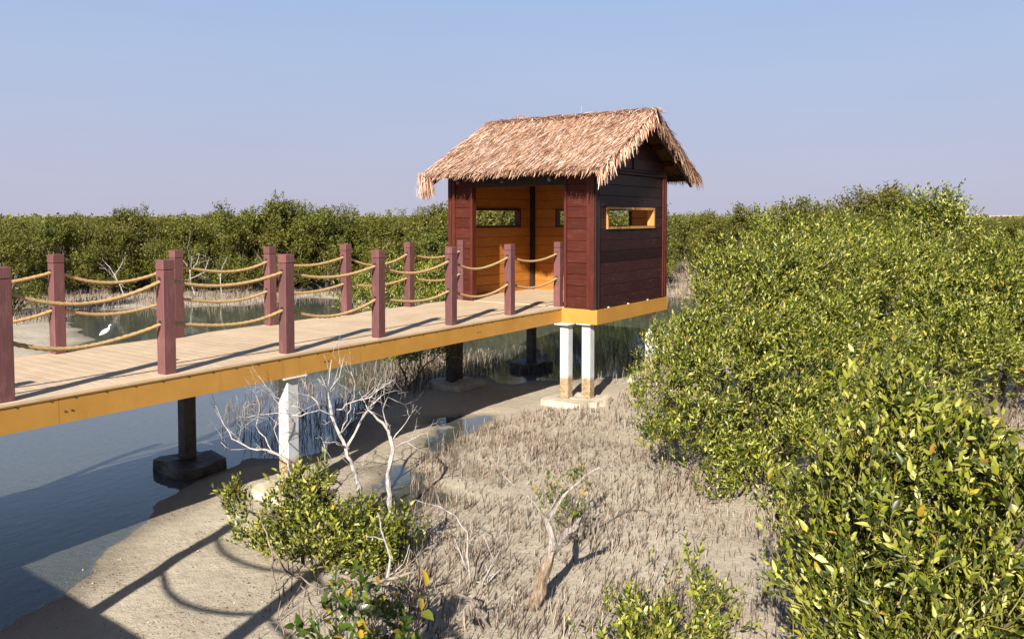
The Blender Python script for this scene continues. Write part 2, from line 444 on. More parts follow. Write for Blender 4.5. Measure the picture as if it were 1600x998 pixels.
# ------------------------------------------------------------------ the ground and the water
def poly_w(pts, z=Z_WATER):
    return np.array([on_ground(x, y, z)[:2] for x, y in pts])
CHANNEL = poly_w([(-900, 940), (-60, 1030), (50, 985), (105, 905), (190, 836), (245, 785), (330, 738), (420, 716), (500, 704), (560, 672), (545, 640), (590, 612),
                  (640, 590), (700, 578), (760, 590), (800, 598), (850, 596), (930, 594), (985, 578), (1050, 545), (1300, 505), (1700, 500),
                  (1700, 470), (1300, 468), (1065, 466), (1000, 460), (900, 462), (800, 466), (700, 484), (640, 492), (560, 484), (530, 468), (480, 466), (380, 478),
                  (290, 481), (130, 486), (95, 497), (130, 515), (140, 532), (60, 560), (-60, 572), (-900, 640)])
PUDDLES = [poly_w(p) for p in ([(668, 690), (700, 672), (752, 648), (768, 650), (748, 668), (716, 690), (672, 706)],
                               [(585, 742), (625, 728), (672, 752), (692, 786), (650, 806), (600, 792)],
                               [(690, 652), (722, 650), (716, 664), (694, 664)])]
def sdist(P, poly):
    """signed distance, positive outside"""
    P = np.asarray(P, float)
    d2 = np.full(len(P), 1e18); inside = np.zeros(len(P), bool)
    n = len(poly)
    for i in range(n):
        a, b = poly[i], poly[(i + 1) % n]
        e = b - a
        w = P - a
        t = np.clip((w @ e) / (e @ e), 0, 1)
        q = w - t[:, None] * e
        d2 = np.minimum(d2, (q * q).sum(1))
        c = (a[1] > P[:, 1]) != (b[1] > P[:, 1])
        if abs(b[1] - a[1]) > 1e-12:
            x = a[0] + (P[:, 1] - a[1]) * e[0] / e[1]
            inside ^= c & (P[:, 0] < x)
    d = np.sqrt(d2)
    return np.where(inside, -d, d)
def vnoise(P, s, seed=0):
    """smooth value noise"""
    q = np.asarray(P) * s + 1000.0
    i = np.floor(q).astype(np.int64); f = q - i
    f = f * f * (3 - 2 * f)
    def h(a, b):
        v = np.sin(a * 127.1 + b * 311.7 + seed * 17.3) * 43758.5453
        return v - np.floor(v)
    a, b = i[:, 0], i[:, 1]
    return ((h(a, b) * (1 - f[:, 0]) + h(a + 1, b) * f[:, 0]) * (1 - f[:, 1]) +
            (h(a, b + 1) * (1 - f[:, 0]) + h(a + 1, b + 1) * f[:, 0]) * f[:, 1])
def ground_z(P):
    P = np.asarray(P, float).reshape(-1, 2)
    sd = sdist(P, CHANNEL) + (vnoise(P, 1.6, 3) - 0.5) * 0.5 + (vnoise(P, 5.0, 4) - 0.5) * 0.16
    z = Z_WATER + np.where(sd > 0, np.minimum(sd * 0.055, 0.05 + sd * 0.002), np.maximum(sd * 0.07, -0.20))
    z = np.minimum(z, Z_GROUND + 0.06)
    for p in PUDDLES:
        s = sdist(P, p) + (vnoise(P, 4.0, 5) - 0.5) * 0.25
        z = np.minimum(z, Z_WATER + np.clip(s * 0.14, -0.025, 0.2))
    land = np.clip(sd, 0, 1)
    z = z + land * ((vnoise(P, 2.2, 7) - 0.5) * 0.035 + (vnoise(P, 7.0, 8) - 0.5) * 0.018)
    return z
def gz(x, y): return float(ground_z([(x, y)])[0])
def axis(a, b, step, n, ratio):
    mid = list(np.arange(a, b + 1e-6, step))
    lo, hi, s = [a], [b], step
    for _ in range(n):
        s *= ratio; lo.append(lo[-1] - s); hi.append(hi[-1] + s)
    return np.array(lo[1:][::-1] + mid + hi[1:])
AX, AY = axis(-4, 22, 0.13, 62, 1.135), axis(-3, 23, 0.13, 62, 1.135)
gx, gy = np.meshgrid(AX, AY, indexing='ij')
GP = np.stack([gx.ravel(), gy.ravel()], 1)
GZ = ground_z(GP)
na, nb = len(AX), len(AY)
ii, jj = np.meshgrid(np.arange(na - 1), np.arange(nb - 1), indexing='ij')
q = (ii * nb + jj).ravel()
gfaces = np.stack([q, q + nb, q + nb + 1, q + 1], 1)
tag(obj('ground', np_mesh('ground', np.column_stack([GP, GZ]), gfaces, True), M['ground']), 'pale sandy tidal mud flat with darker wet margins', kind='structure')
wm = MB(); wm.add([(-120, -120, Z_WATER), (160, -120, Z_WATER), (160, 160, Z_WATER), (-120, 160, Z_WATER)], [(0, 1, 2, 3)])
tag(obj('water', wm.mesh('water'), M['water']), 'shallow tidal creek water under and behind the boardwalk', kind='structure')
# low pale dunes on the horizon
rng = np.random.default_rng(5)
ang = np.linspace(YAW - 1.2, YAW + 1.2, 120)
hh = 7.5 + 2.5 * np.sin(ang * 9) + 1.5 * np.sin(ang * 23 + 1) + rng.normal(0, .25, 120)
DV = []
for r, k in ((1500, 0), (1620, 1), (1800, 0.9), (2100, 0)):
    DV.append(np.column_stack([np.cos(ang) * r, np.sin(ang) * r, Z_GROUND - 0.3 + hh * k]))
DV = np.concatenate(DV)
df = [(k * 120 + i, k * 120 + i + 1, (k + 1) * 120 + i + 1, (k + 1) * 120 + i) for k in range(3) for i in range(119)]
tag(obj('dunes', np_mesh('dunes', DV, np.array(df), True), M['dune']), 'low pale desert rise on the horizon', kind='structure')

# ------------------------------------------------------------------ the boardwalk
V0, V1 = 7.35, 9.72                 # near and far edge
U0, U1 = 0.44, 12.14                # where it starts and where the hut platform starts
SP, K0 = 1.51, 4.60                 # post spacing, a post's place
HV0, HV1, HU0, HU1 = 6.72, 9.89, 12.15, 14.97
walk = empty('boardwalk', (U0, V0, 0))
tag(walk, 'long composite boardwalk with ochre edge beam leading to the thatched hut', 'boardwalk')
def part(name, me, m, parent, base=None):
    """a mesh in world coordinates, hung under parent"""
    o = obj(name, me, m, parent)
    b = Vector((0, 0, 0)); p = parent
    while p is not None: b += p.location; p = p.parent
    o.location = -b
    return o
BW = 0.140
bmesh_board = box_mesh('deck_board', 0, BW - 0.002, 0, V1 - V0 - 0.26, -0.030, 0, 0.0015)
nbd = int((U1 - U0) / BW)
for i in range(nbd):
    o = obj('deck_board', bmesh_board, M['deck'], walk, (i * BW, 0.13, 0))
for v in (V0, V1 - 0.124):
    for a in np.arange(U0, U1 - 0.01, 2.35):
        b = min(a + 2.346, U1)
        part('edge_board', box_mesh('edge_board', a, b, v, v + 0.124, -0.030, 0.001, 0.003), M['deck_edge'], walk)
bolt_m = MB(); bolt_m.tube([(0, -0.006, 0), (0, 0.004, 0)], [0.009, 0.009], 6); bolt_me = bolt_m.mesh('bolt')
def fascia(x0, x1, y, t, ztop=-0.034, h=0.235, parent=walk, face=-1):
    m = MB(); m.box(x0, x1, y, y + t, ztop - h, ztop)
    m.box(x0, x1, y - 0.012 * (face < 0), y + t + 0.012 * (face > 0), ztop - 0.004, ztop + 0.003)
    return part('fascia', m.mesh('fascia'), M['fascia'], parent)
seams = [U0, 3.50, 6.55, 9.60, U1]
for a, b in zip(seams[:-1], seams[1:]):
    f = fascia(a + 0.002, b - 0.002, V0 + 0.012, 0.02)
    for x in np.arange(a + 0.14, b, 0.285):
        o = obj('bolt', bolt_me, M['bolt'], f); o.location = Vector((x, V0 + 0.011, -0.052))
    for dx in (0.05, 0.11):
        o = obj('bolt', bolt_me, M['bolt'], f); o.location = Vector((a + dx, V0 + 0.011, -0.165))
    fascia(a + 0.002, b - 0.002, V1 - 0.032, 0.02, face=1)
for y in (V0 + 0.5, V0 + 1.18, V0 + 1.86):
    part('joist', box_mesh('joist', U0, U1, y, y + 0.06, -0.19, -0.034), M['fascia'], walk)
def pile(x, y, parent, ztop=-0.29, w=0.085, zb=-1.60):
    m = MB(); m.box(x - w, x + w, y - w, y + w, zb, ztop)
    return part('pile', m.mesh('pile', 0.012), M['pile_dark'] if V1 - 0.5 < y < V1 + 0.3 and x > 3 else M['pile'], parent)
def plate(x, y, parent, w=0.17, z=-0.29):
    return part('cap_plate', box_mesh('cap_plate', x - w, x + w, y - 0.14, y + 0.14, z, z + 0.018, 0.003), M['plate'], parent)
def footing(x, y, lx, ly, parent, material, seed, ztop=-1.60, zbot=-1.98):
    r = np.random.default_rng(seed)
    bm = bmesh.new(); bmesh.ops.create_cube(bm, size=1.0)
    bmesh.ops.subdivide_edges(bm, edges=bm.edges[:], cuts=5, use_grid_fill=True)
    for v in bm.verts:
        c = v.co
        k = 1.0 - 0.10 * max(0.0, c.z) ** 2
        # rounded plan
        rr = math.hypot(c.x, c.y)
        s = 1 - 0.22 * max(0, rr - 0.42)
        p = np.array([[c.x * 3 + seed, c.y * 3 + c.z * 2.0]])
        j = (float(vnoise(p, 1.0, seed)[0]) - 0.5)
        v.co = Vector((x + c.x * lx * k * s + j * 0.07, y + c.y * ly * k * s + j * 0.07,
                       (ztop + zbot) / 2 + c.z * (ztop - zbot) + (j * 0.06 if c.z > 0.3 else 0)))
    me = bpy.data.meshes.new('footing'); bm.to_mesh(me); bm.free()
    return part('footing', me, material, parent)
def bent(x, parent, near=True, far=True, wet=False):
    part('cross_beam', box_mesh('cross_beam', x - 0.06, x + 0.06, V0 + 0.05, V1 - 0.05, -0.27, -0.20), M['fascia'], parent)
    for y, on in ((V0 + 0.13, near), (V1 - 0.20, far)):
        if on:
            pile(x, y, parent); plate(x, y, parent)
            footing(x, y - 0.05, 0.66, 0.78, parent, M['footing_wet'] if y > 8 else M['footing'], int(x * 10 + y))
bent(6.15, walk)
bent(1.0, walk)
# the bent at the hut, walkway side
for x, y in ((12.08, V0 - 0.11), (12.02, V1 + 0.08)):
    pile(x, y, walk)
    footing(x + 0.06, y - 0.10, 0.92, 0.86, walk, M['footing'], int(y * 7))
plate(12.08, V0 - 0.11, walk, 0.20)

# ------------------------------------------------------------------ the rope fences
PH = 1.15
post_me = MB(); post_me.box(-0.065, 0.065, -0.065, 0.065, 0.0, PH - 0.105); post_me = post_me.mesh('post', 0.006)
cap_me = MB(); cap_me.box(-0.067, 0.067, -0.067, 0.067, PH - 0.102, PH); cap_me = cap_me.mesh('cap', 0.007)
hole_m = MB(); hole_m.tube([(-0.0668, 0, 0), (0.0668, 0, 0)], [0.025, 0.025], 12); hole_me = hole_m.mesh('rope_hole')
ROPE = {}
def rope_mesh(L, sag, seed):
    key = (round(L, 3), sag, seed)
    if key in ROPE: return ROPE[key]
    r = np.random.default_rng(seed)
    ts = np.linspace(0, 1, 56)
    off = r.normal(0, 0.006, 3)
    skew = r.uniform(-0.12, 0.12)
    pts = [(L * t, 0.0 + off[0] * math.sin(math.pi * t), -4 * sag * t * (1 - t) * (1 + skew * (t - .5) * 2) + off[1] * math.sin(2 * math.pi * t)) for t in ts]
    m = MB(); m.tube(pts, [0.0185] * len(ts), 12, 3, 80.0, 0.24)
    ROPE[key] = m.mesh('rope', smooth=True)
    return ROPE[key]
def rope_fence(label, pts, group):
    """pts: post positions in a straight line"""
    base = pts[0]
    e = empty('rope_fence', (base[0], base[1], 0))
    tag(e, label, 'rope fence', group)
    d = np.array(pts[-1]) - np.array(pts[0]); a = math.atan2(d[1], d[0])
    for i, p in enumerate(pts):
        rz = rng.normal(0, 0.012)
        po = obj('post', post_me, M['post'], e, (p[0] - base[0], p[1] - base[1], 0.002), (rng.normal(0, 0.004), rng.normal(0, 0.004), a + rz))
        obj('cap', cap_me, M['post'], po)
        for z in (0.955, 0.52):
            obj('rope_hole', hole_me, M['hole'], po, (0, 0, z))
    for i in range(len(pts) - 1):
        p, n = np.array(pts[i]), np.array(pts[i + 1])
        L = float(np.linalg.norm(n - p))
        for z, sag in ((0.955, 0.145), (0.52, 0.125)):
            s = int(rng.integers(0, 5))
            obj('rope', rope_mesh(L, sag + 0.016 * (s - 2), s), M['rope'], e, (p[0] - base[0], p[1] - base[1], z), (0, 0, a))
    return e
ks = [K0 + SP * k for k in range(-2, 6)]
rope_fence('rope fence along the near edge, throwing its shadow across the deck', [(u, V0 + 0.10) for u in ks], 'rope fences of the boardwalk')
rope_fence('rope fence along the far edge, mangroves and creek behind it', [(u - 0.02, V1 - 0.10) for u in ks], 'rope fences of the boardwalk')

# the deck that the photographer stands on; its fence shadow falls on the mud
near = empty('boardwalk', (-2.0, -6, 0))
tag(near, 'viewpoint boardwalk outside the frame, its fence shadow lying on the mud', 'boardwalk')
near_board = box_mesh('deck_board', 0, 2.42, 0, BW - 0.002, -0.030, 0)
for i in range(int(20 / BW)):
    obj('deck_board', near_board, M['deck_edge'], near, (0, i * BW, 0))
part('fascia', box_mesh('fascia', 0.40, 0.42, -6, V0 - 0.002, -0.27, -0.034), M['fascia'], near)
part('fascia', box_mesh('fascia', -1.98, -1.96, -6, 14, -0.27, -0.034), M['fascia'], near)
for y in (-4.0, 1.5, 5.6, 11.0):
    for x in (-1.7, 0.1):
        pile(x, y, near)
rope_fence('rope fence of the viewpoint boardwalk, seen only by its shadow on the mud', [(0.30, v) for v in (5.56, 4.05, 2.54, 1.03, -0.48, -1.99)], 'rope fences of the viewpoint')

# ------------------------------------------------------------------ the hut
hut = empty('thatched_hut', (HU0, HV0, 0))
tag(hut, 'dark red timber bird hide with shaggy palm thatch roof on the boardwalk end', 'hut')
ZT = 2.37
# platform
fl0 = HU0 - 0.005
for i in range(int((HU1 - fl0) / BW) + 1):
    a = fl0 + i * BW
    part('floor_board', box_mesh('floor_board', a, min(a + BW - 0.002, HU1), HV0 + 0.02, HV1, -0.030, -0.0005), M['deck'], hut)
for nm, bx in (('fascia', (HU0 - 0.02, HU1 + 0.06, HV0 - 0.075, HV0 - 0.055)), ('fascia', (HU0 - 0.04, HU0 - 0.02, HV0 - 0.075, V0 + 0.008)),
               ('fascia', (HU0 - 0.02, HU1 + 0.06, HV1 + 0.055, HV1 + 0.075)), ('fascia', (HU1 + 0.06, HU1 + 0.08, HV0 - 0.075, HV1 + 0.075)),
               ('fascia', (HU0 - 0.04, HU0 - 0.02, V1 - 0.008, HV1 + 0.075))):
    part(nm, box_mesh(nm, bx[0], bx[1], bx[2], bx[3], -0.27, -0.012, 0.002), M['fascia'], hut)
part('ledge', box_mesh('ledge', HU0 - 0.019, HU1 + 0.059, HV0 - 0.054, HV1 + 0.054, -0.034, -0.031), M['fascia'], hut)
cl_me = box_mesh('clip', -0.025, 0.025, -0.012, 0.012, 0, 0.022, 0.004)
for x in (12.55, 13.32, 14.15): obj('clip', cl_me, M['plate'], hut, (x - HU0, -0.068, -0.012))
pile(12.29, HV0 + 0.20, hut); pile(12.30, V1 + 0.16, hut)
plate(12.31, HV0 + 0.20, hut, 0.20, -0.288)
footing(12.34, HV0 + 0.22, 0.62, 0.72, hut, M['footing'], 31, -1.60)
for y in (HV0 + 0.15, HV1 - 0.15):
    pile(14.75, y, hut); footing(14.75, y, 0.80, 0.70, hut, M['footing_wet'] if y > 8 else M['footing'], int(y * 3))
part('cross_beam', box_mesh('cross_beam', 12.30, 12.42, HV0, HV1, -0.27, -0.20), M['fascia'], hut)
part('cross_beam', box_mesh('cross_beam', 14.69, 14.81, HV0, HV1, -0.27, -0.20), M['fascia'], hut)
PHH = 0.197
NC = 12
def wall(name, along, c, s0, s1, out, win, mo, mi, label=None):
    """along 0: runs in x at y=c; 1: runs in y at x=c. out=+-1 outward side. win: (s0,s1) or None (z 1.38..1.77)"""
    z0, z1 = 0.0, NC * PHH
    wz0, wz1 = 7 * PHH, 9 * PHH
    def bx(m, a, b, d0, d1, za, zb):
        lo, hi = min(d0, d1), max(d0, d1)
        if along == 0: m.box(a, b, c + lo, c + hi, za, zb)
        else: m.box(c + lo, c + hi, a, b, za, zb)
    core = MB()
    cells = [(s0, s1, z0, z1)] if not win else [(s0, s1, z0, wz0), (s0, s1, wz1, z1), (s0, win[0], wz0, wz1), (win[1], s1, wz0, wz1)]
    for a, b, za, zb in cells: bx(core, a, b, -0.015, 0.015, za, zb)
    w = part(name, core.mesh(name), M['hut_dark'], hut)
    for side, m_ in ((out, mo), (-out, mi)):
        for k in range(NC):
            za, zb = z0 + k * PHH + 0.003, z0 + (k + 1) * PHH - 0.003
            segs = [(s0, s1)] if not (win and k in (7, 8)) else [(s0, win[0]), (win[1], s1)]
            for a, b in segs:
                m = MB(); bx(m, a + 0.001, b - 0.001, side * 0.017, side * (0.040 + rng.uniform(0, 0.002)), za, zb)
                part('plank', m.mesh('plank', 0.004), m_, w)
    if win:
        fm = MB(); t = 0.045
        for a, b, za, zb in ((win[0], win[1], wz0, wz0 + t), (win[0], win[1], wz1 - t, wz1), (win[0], win[0] + t, wz0 + t, wz1 - t), (win[1] - t, win[1], wz0 + t, wz1 - t)):
            bx(fm, a + 0.002, b - 0.002, -0.072, 0.072, za + 0.002, zb - 0.002)
        part('window_frame', fm.mesh('window_frame'), M['frame'] if name == 'side_wall' and out < 0 else M['hut_trim'], hut)
    return w
TH = 0.042
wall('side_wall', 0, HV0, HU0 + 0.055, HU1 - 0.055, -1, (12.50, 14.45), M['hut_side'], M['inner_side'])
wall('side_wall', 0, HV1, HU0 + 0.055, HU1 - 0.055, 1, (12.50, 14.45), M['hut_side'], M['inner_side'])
wall('back_wall', 1, HU1, HV0 + 0.055, HV1 - 0.055, 1, (7.40, 9.22), M['hut_front'], M['inner_back'])
wall('front_wall', 1, HU0, HV0 + 0.055, 7.25, -1, None, M['hut_front'], M['inner_back'])
wall('front_wall', 1, HU0, 9.39, HV1 - 0.055, -1, None, M['hut_front'], M['inner_back'])
for x in (HU0, HU1):
    for y in (HV0, HV1):
        part('corner_post', box_mesh('corner_post', x - 0.053, x + 0.053, y - 0.053, y + 0.053, 0.0, ZT, 0.005), M['hut_dark'], hut)
# reddish trims on the faces
def trim(x0, x1, y0, y1, z0=0.0, z1=ZT - 0.01, m='hut_trim'):
    part('trim', box_mesh('trim', x0, x1, y0, y1, z0, z1, 0.004), M[m], hut)
trim(HU0 - 0.068, HU0 - 0.0415, HV0 + 0.056, HV0 + 0.125)
trim(HU0 - 0.078, HU0 - 0.0545, HV0 - 0.03, HV0 + 0.05)
trim(HU0 - 0.068, HU0 - 0.0415, HV1 - 0.125, HV1 - 0.056)
trim(HU0 - 0.078, HU0 - 0.0545, HV1 - 0.05, HV1 + 0.03)
trim(HU0 - 0.065, HU0 + 0.065, 7.252, 7.302, 0, 2.15)
trim(HU0 - 0.065, HU0 + 0.065, 9.338, 9.388, 0, 2.15)
trim(HU1 - 0.125, HU1 - 0.056, HV0 - 0.068, HV0 - 0.0425)
trim(HU1 - 0.045, HU1 + 0.04, HV0 - 0.075, HV0 - 0.0545)
trim(HU0 + 0.056, HU0 + 0.09, HV0 - 0.060, HV0 - 0.0425, m='hut_dark')
part('lintel', box_mesh('lintel', HU0 - 0.05, HU0 + 0.05, 7.25, 9.39, 2.152, ZT, 0.004), M['hut_dark'], hut)
part('inner_post', box_mesh('inner_post', HU1 - 0.135, HU1 - 0.045, HV1 - 0.135, HV1 - 0.045, 0, ZT, 0.004), M['hut_dark'], hut)
for y in (HV0, HV1):
    s = -1 if y == HV0 else 1
    for k, (dz, pr) in enumerate(((0.0, 0.078), (0.055, 0.060))):
        a, b = sorted((y, y + s * pr))
        part('tie_beam', box_mesh('tie_beam', HU0 - 0.03, HU1 + 0.03, a, b, ZT + 0.002 + dz, ZT + 0.050 + dz, 0.006), M['hut_dark'], hut)
for x in (HU0, HU1):
    part('wall_plate', box_mesh('wall_plate', x - 0.05, x + 0.05, HV0 + 0.002, HV1 - 0.002, ZT + 0.001, ZT + 0.07), M['hut_dark'], hut)
part('skirting', box_mesh('skirting', HU0 + 0.1, HU1 - 0.045, HV1 - 0.062, HV1 - 0.0425, 0, 0.05), M['inner_side'], hut)
part('skirting', box_mesh('skirting', HU1 - 0.062, HU1 - 0.0425, HV0 + 0.05, HV1 - 0.14, 0, 0.05), M['inner_back'], hut)
UC = (HU0 + HU1) / 2
RIDGE, EAVE_U, EAVE_Z = 3.51, 2.00, 2.40
SL = math.hypot(EAVE_U, RIDGE - EAVE_Z)
tan_r = (RIDGE - EAVE_Z) / EAVE_U
for y in (HV0, HV1):
    s = -1 if y == HV0 else 1
    g = MB()
    gz0, hw = ZT + 0.07, (HU1 - HU0) / 2
    ztop = lambda du: RIDGE - 0.10 - abs(du) * tan_r
    g.prism([(UC - hw, gz0), (UC + hw, gz0), (UC + hw, max(gz0 + .01, ztop(hw))), (UC, ztop(0)), (UC - hw, max(gz0 + .01, ztop(hw)))], 1, y - 0.012, y + 0.012)
    gb = part('gable', g.mesh('gable'), M['hut_dark'], hut)
    z = ZT + 0.112
    while z < ztop(0) - 0.05:
        za, zb = z + 0.003, min(z + PHH - 0.003, ztop(0) - 0.02)
        ha, hb = min(hw, (RIDGE - 0.10 - za) / tan_r), min(hw, (RIDGE - 0.10 - zb) / tan_r)
        m = MB(); m.prism([(UC - ha, za), (UC + ha, za), (UC + hb, zb), (UC - hb, zb)], 1, y + s * 0.014, y + s * 0.036)
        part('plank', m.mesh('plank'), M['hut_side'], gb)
        z += PHH
    part('gable_strut', box_mesh('gable_strut', UC - 0.03, UC + 0.03, *(sorted((y + s * 0.038, y + s * 0.062))), ZT + 0.113, ztop(0) - 0.02), M['hut_dark'], hut)
# roof deck, purlins, rafters
RV0, RV1 = 6.24, 10.02
rb = MB()
tk = 0.05
rb.prism([(UC - EAVE_U, EAVE_Z), (UC, RIDGE), (UC + EAVE_U, EAVE_Z), (UC + EAVE_U, EAVE_Z - tk), (UC, RIDGE - tk * 1.2), (UC - EAVE_U, EAVE_Z - tk)], 1, RV0, RV1)
roof = part('roof', rb.mesh('roof'), M['thatch_base'], hut)
for side in (-1, 1):
    for t in (0.16, 0.42, 0.68, 0.93):
        u = UC + side * EAVE_U * t; z = RIDGE - (RIDGE - EAVE_Z) * t - 0.055
        part('purlin', box_mesh('purlin', u - 0.03, u + 0.03, RV0 + 0.05, RV1 - 0.05, z - 0.10, z - 0.012), M['hut_trim'], roof)
    for v in (RV0 + 0.10, HV0 + 0.6, HV0 + 1.6, HV0 + 2.6, RV1 - 0.10):
        m = MB()
        u1, z1 = UC + side * EAVE_U * 0.97, RIDGE - (RIDGE - EAVE_Z) * 0.97
        m.prism([(UC, RIDGE - 0.17), (UC, RIDGE - 0.26), (u1, z1 - 0.235), (u1, z1 - 0.17)], 1, v - 0.025, v + 0.025)
        part('rafter', m.mesh('rafter'), M['hut_dark'], roof)

def strips(root, d0, length, width, droop, lift, nseg=3, up=None):
    """thin tapering blades: root (n,3), d0 (n,3) unit"""
    n = len(root)
    z = np.array([0, 0, 1.0])
    side = np.cross(d0, z); side /= np.linalg.norm(side, axis=1, keepdims=True) + 1e-9
    roll = rng.normal(0, 0.32, n)[:, None]
    nrm = np.cross(side, d0)
    side = side * np.cos(roll) + nrm * np.sin(roll)
    V = np.zeros((n, (nseg + 1) * 2, 3))
    for k in range(nseg + 1):
        t = k / nseg
        p = root + d0 * (length * t)[:, None] + z * ((lift * t - droop * t * t))[:, None]
        w = width * (1.0 if k < nseg else 0.35) * (0.8 if k == 0 else 1.0)
        V[:, 2 * k] = p - side * (w / 2)[:, None]
        V[:, 2 * k + 1] = p + side * (w / 2)[:, None]
    b = (np.arange(n) * (nseg + 1) * 2)[:, None]
    Fq = np.concatenate([b + np.array([2 * k, 2 * k + 1, 2 * k + 3, 2 * k + 2]) for k in range(nseg)])
    return V.reshape(-1, 3), Fq
def thatch():
    Vs, Fs, off = [], [], 0
    def push(r):
        nonlocal off
        Vs.append(r[0]); Fs.append(r[1] + off); off += len(r[0])
    for side, cnt in ((-1, 19000), (1, 9000)):
        ds = np.array([side * EAVE_U / SL, 0, -(RIDGE - EAVE_Z) / SL])
        # courses down the slope
        t = (np.floor(rng.uniform(0, 1, cnt) * 18) / 18 + rng.normal(0, 0.012, cnt)).clip(0, 0.97)
        v = rng.uniform(RV0 - 0.03, RV1 + 0.03, cnt)
        yaw = rng.normal(0.0, 0.15, cnt) + 0.25 * (vnoise(np.column_stack([t * 6, v]), 1.3, 2) - 0.5)
        d = ds[None] * np.cos(yaw)[:, None] + np.array([0, 1.0, 0])[None] * np.sin(yaw)[:, None]
        hump = 0.03 * (vnoise(np.column_stack([t * 3, v]), 1.6, 12) - 0.3)
        root = np.column_stack([UC + side * EAVE_U * t, v, RIDGE - (RIDGE - EAVE_Z) * t + 0.02 + hump + rng.uniform(0, 0.05, cnt)])
        push(strips(root, d, rng.uniform(0.17, 0.34, cnt), rng.uniform(0.006, 0.015, cnt), rng.uniform(-0.01, 0.03, cnt), rng.uniform(0.0, 0.03, cnt)))
        # eave fringe
        c2 = 2000
        v = rng.uniform(RV0 - 0.05, RV1 + 0.02, c2)
        yaw = rng.normal(0, 0.22, c2)
        d = ds[None] * np.cos(yaw)[:, None] + np.array([0, 1.0, 0])[None] * np.sin(yaw)[:, None]
        tt = rng.uniform(0.86, 0.98, c2)
        root = np.column_stack([UC + side * EAVE_U * tt, v, RIDGE - (RIDGE - EAVE_Z) * tt + rng.uniform(-0.02, 0.06, c2)])
        ln = rng.uniform(0.13, 0.25, c2) * (0.75 + 0.5 * vnoise(np.column_stack([v, v * 0]), 3.0, 9))
        push(strips(root, d, ln, rng.uniform(0.008, 0.015, c2), rng.uniform(0.02, 0.10, c2), rng.uniform(0, 0.02, c2)))
        # verge fringe hanging at both gables
        for vv, out in ((RV0, -1), (RV1, 1)):
            c3 = 520
            t = rng.uniform(0.0, 1.0, c3)
            d = ds[None] * rng.uniform(0.45, 0.9, c3)[:, None] + np.array([0, out, 0])[None] * rng.uniform(0.05, 0.7, c3)[:, None]
            d /= np.linalg.norm(d, axis=1, keepdims=True)
            root = np.column_stack([UC + side * EAVE_U * t, vv - out * rng.uniform(0, 0.10, c3), RIDGE - (RIDGE - EAVE_Z) * t + rng.uniform(-0.02, 0.05, c3)])
            ln = rng.uniform(0.14, 0.30, c3)
            push(strips(root, d, ln * 0.8, rng.uniform(0.009, 0.018, c3), rng.uniform(0.04, 0.30, c3), rng.uniform(0, 0.02, c3), 4))
    # ridge
    c = 2600
    v = rng.uniform(RV0 - 0.04, RV1 - 0.1, c)
    a = rng.normal(0, 0.55, c)
    sgn = np.where(rng.random(c) < 0.5, -1, 1)
    d = np.column_stack([sgn * np.cos(a) * 0.8, np.where(rng.random(c) < .5, -1, 1) * (0.4 + np.abs(np.sin(a))), rng.normal(-0.15, 0.12, c)])
    d /= np.linalg.norm(d, axis=1, keepdims=True)
    root = np.column_stack([UC + rng.normal(0, 0.06, c), v, RIDGE + rng.uniform(0.02, 0.085, c)])
    push(strips(root, d, rng.uniform(0.12, 0.30, c), rng.uniform(0.009, 0.018, c), rng.uniform(0.02, 0.08, c), rng.uniform(0, 0.03, c)))
    # loose tuft on the ridge and the odd stalk
    c = 70
    d = np.column_stack([rng.normal(-0.2, 0.5, c), rng.normal(0, 0.6, c), rng.uniform(0.1, 0.8, c)]); d /= np.linalg.norm(d, axis=1, keepdims=True)
    root = np.column_stack([UC + rng.normal(0, 0.05, c), 9.20 + rng.normal(0, 0.10, c), np.full(c, RIDGE + 0.06)])
    push(strips(root, d, rng.uniform(0.08, 0.2, c), rng.uniform(0.006, 0.012, c), rng.uniform(0.0, 0.05, c), rng.uniform(0, 0.03, c)))
    c = 14
    d = np.column_stack([rng.normal(0, 0.3, c), rng.normal(0, 0.9, c), rng.uniform(0.15, 0.5, c)]); d /= np.linalg.norm(d, axis=1, keepdims=True)
    root = np.column_stack([UC + rng.normal(0, 0.05, c), rng.uniform(RV0, RV1, c), np.full(c, RIDGE + 0.06)])
    push(strips(root, d, rng.uniform(0.15, 0.35, c), rng.uniform(0.004, 0.008, c), rng.uniform(0.0, 0.05, c), rng.uniform(0, 0.03, c)))
    return np.concatenate(Vs), np.concatenate(Fs)
tv, tf = thatch()
th = part('thatch', np_mesh('thatch', tv, tf), M['thatch'], roof); th['kind'] = 'stuff'
# the pale bundle hanging off the far eave corner
c = 230
rt = np.column_stack([UC - EAVE_U * 0.99 + rng.normal(-0.03, 0.04, c), RV1 + rng.normal(0.03, 0.07, c), np.full(c, EAVE_Z + 0.03)])
dd = np.column_stack([rng.normal(-0.05, 0.10, c), rng.normal(-0.12, 0.13, c), np.full(c, -0.75)]); dd /= np.linalg.norm(dd, axis=1, keepdims=True)
bv, bf = strips(rt, dd, rng.uniform(0.36, 0.52, c), rng.uniform(0.007, 0.012, c), rng.uniform(0, 0.03, c), np.zeros(c))
tag(part('loose_bundle', np_mesh('loose_bundle', bv, bf), M['thatch'], roof), kind='stuff')

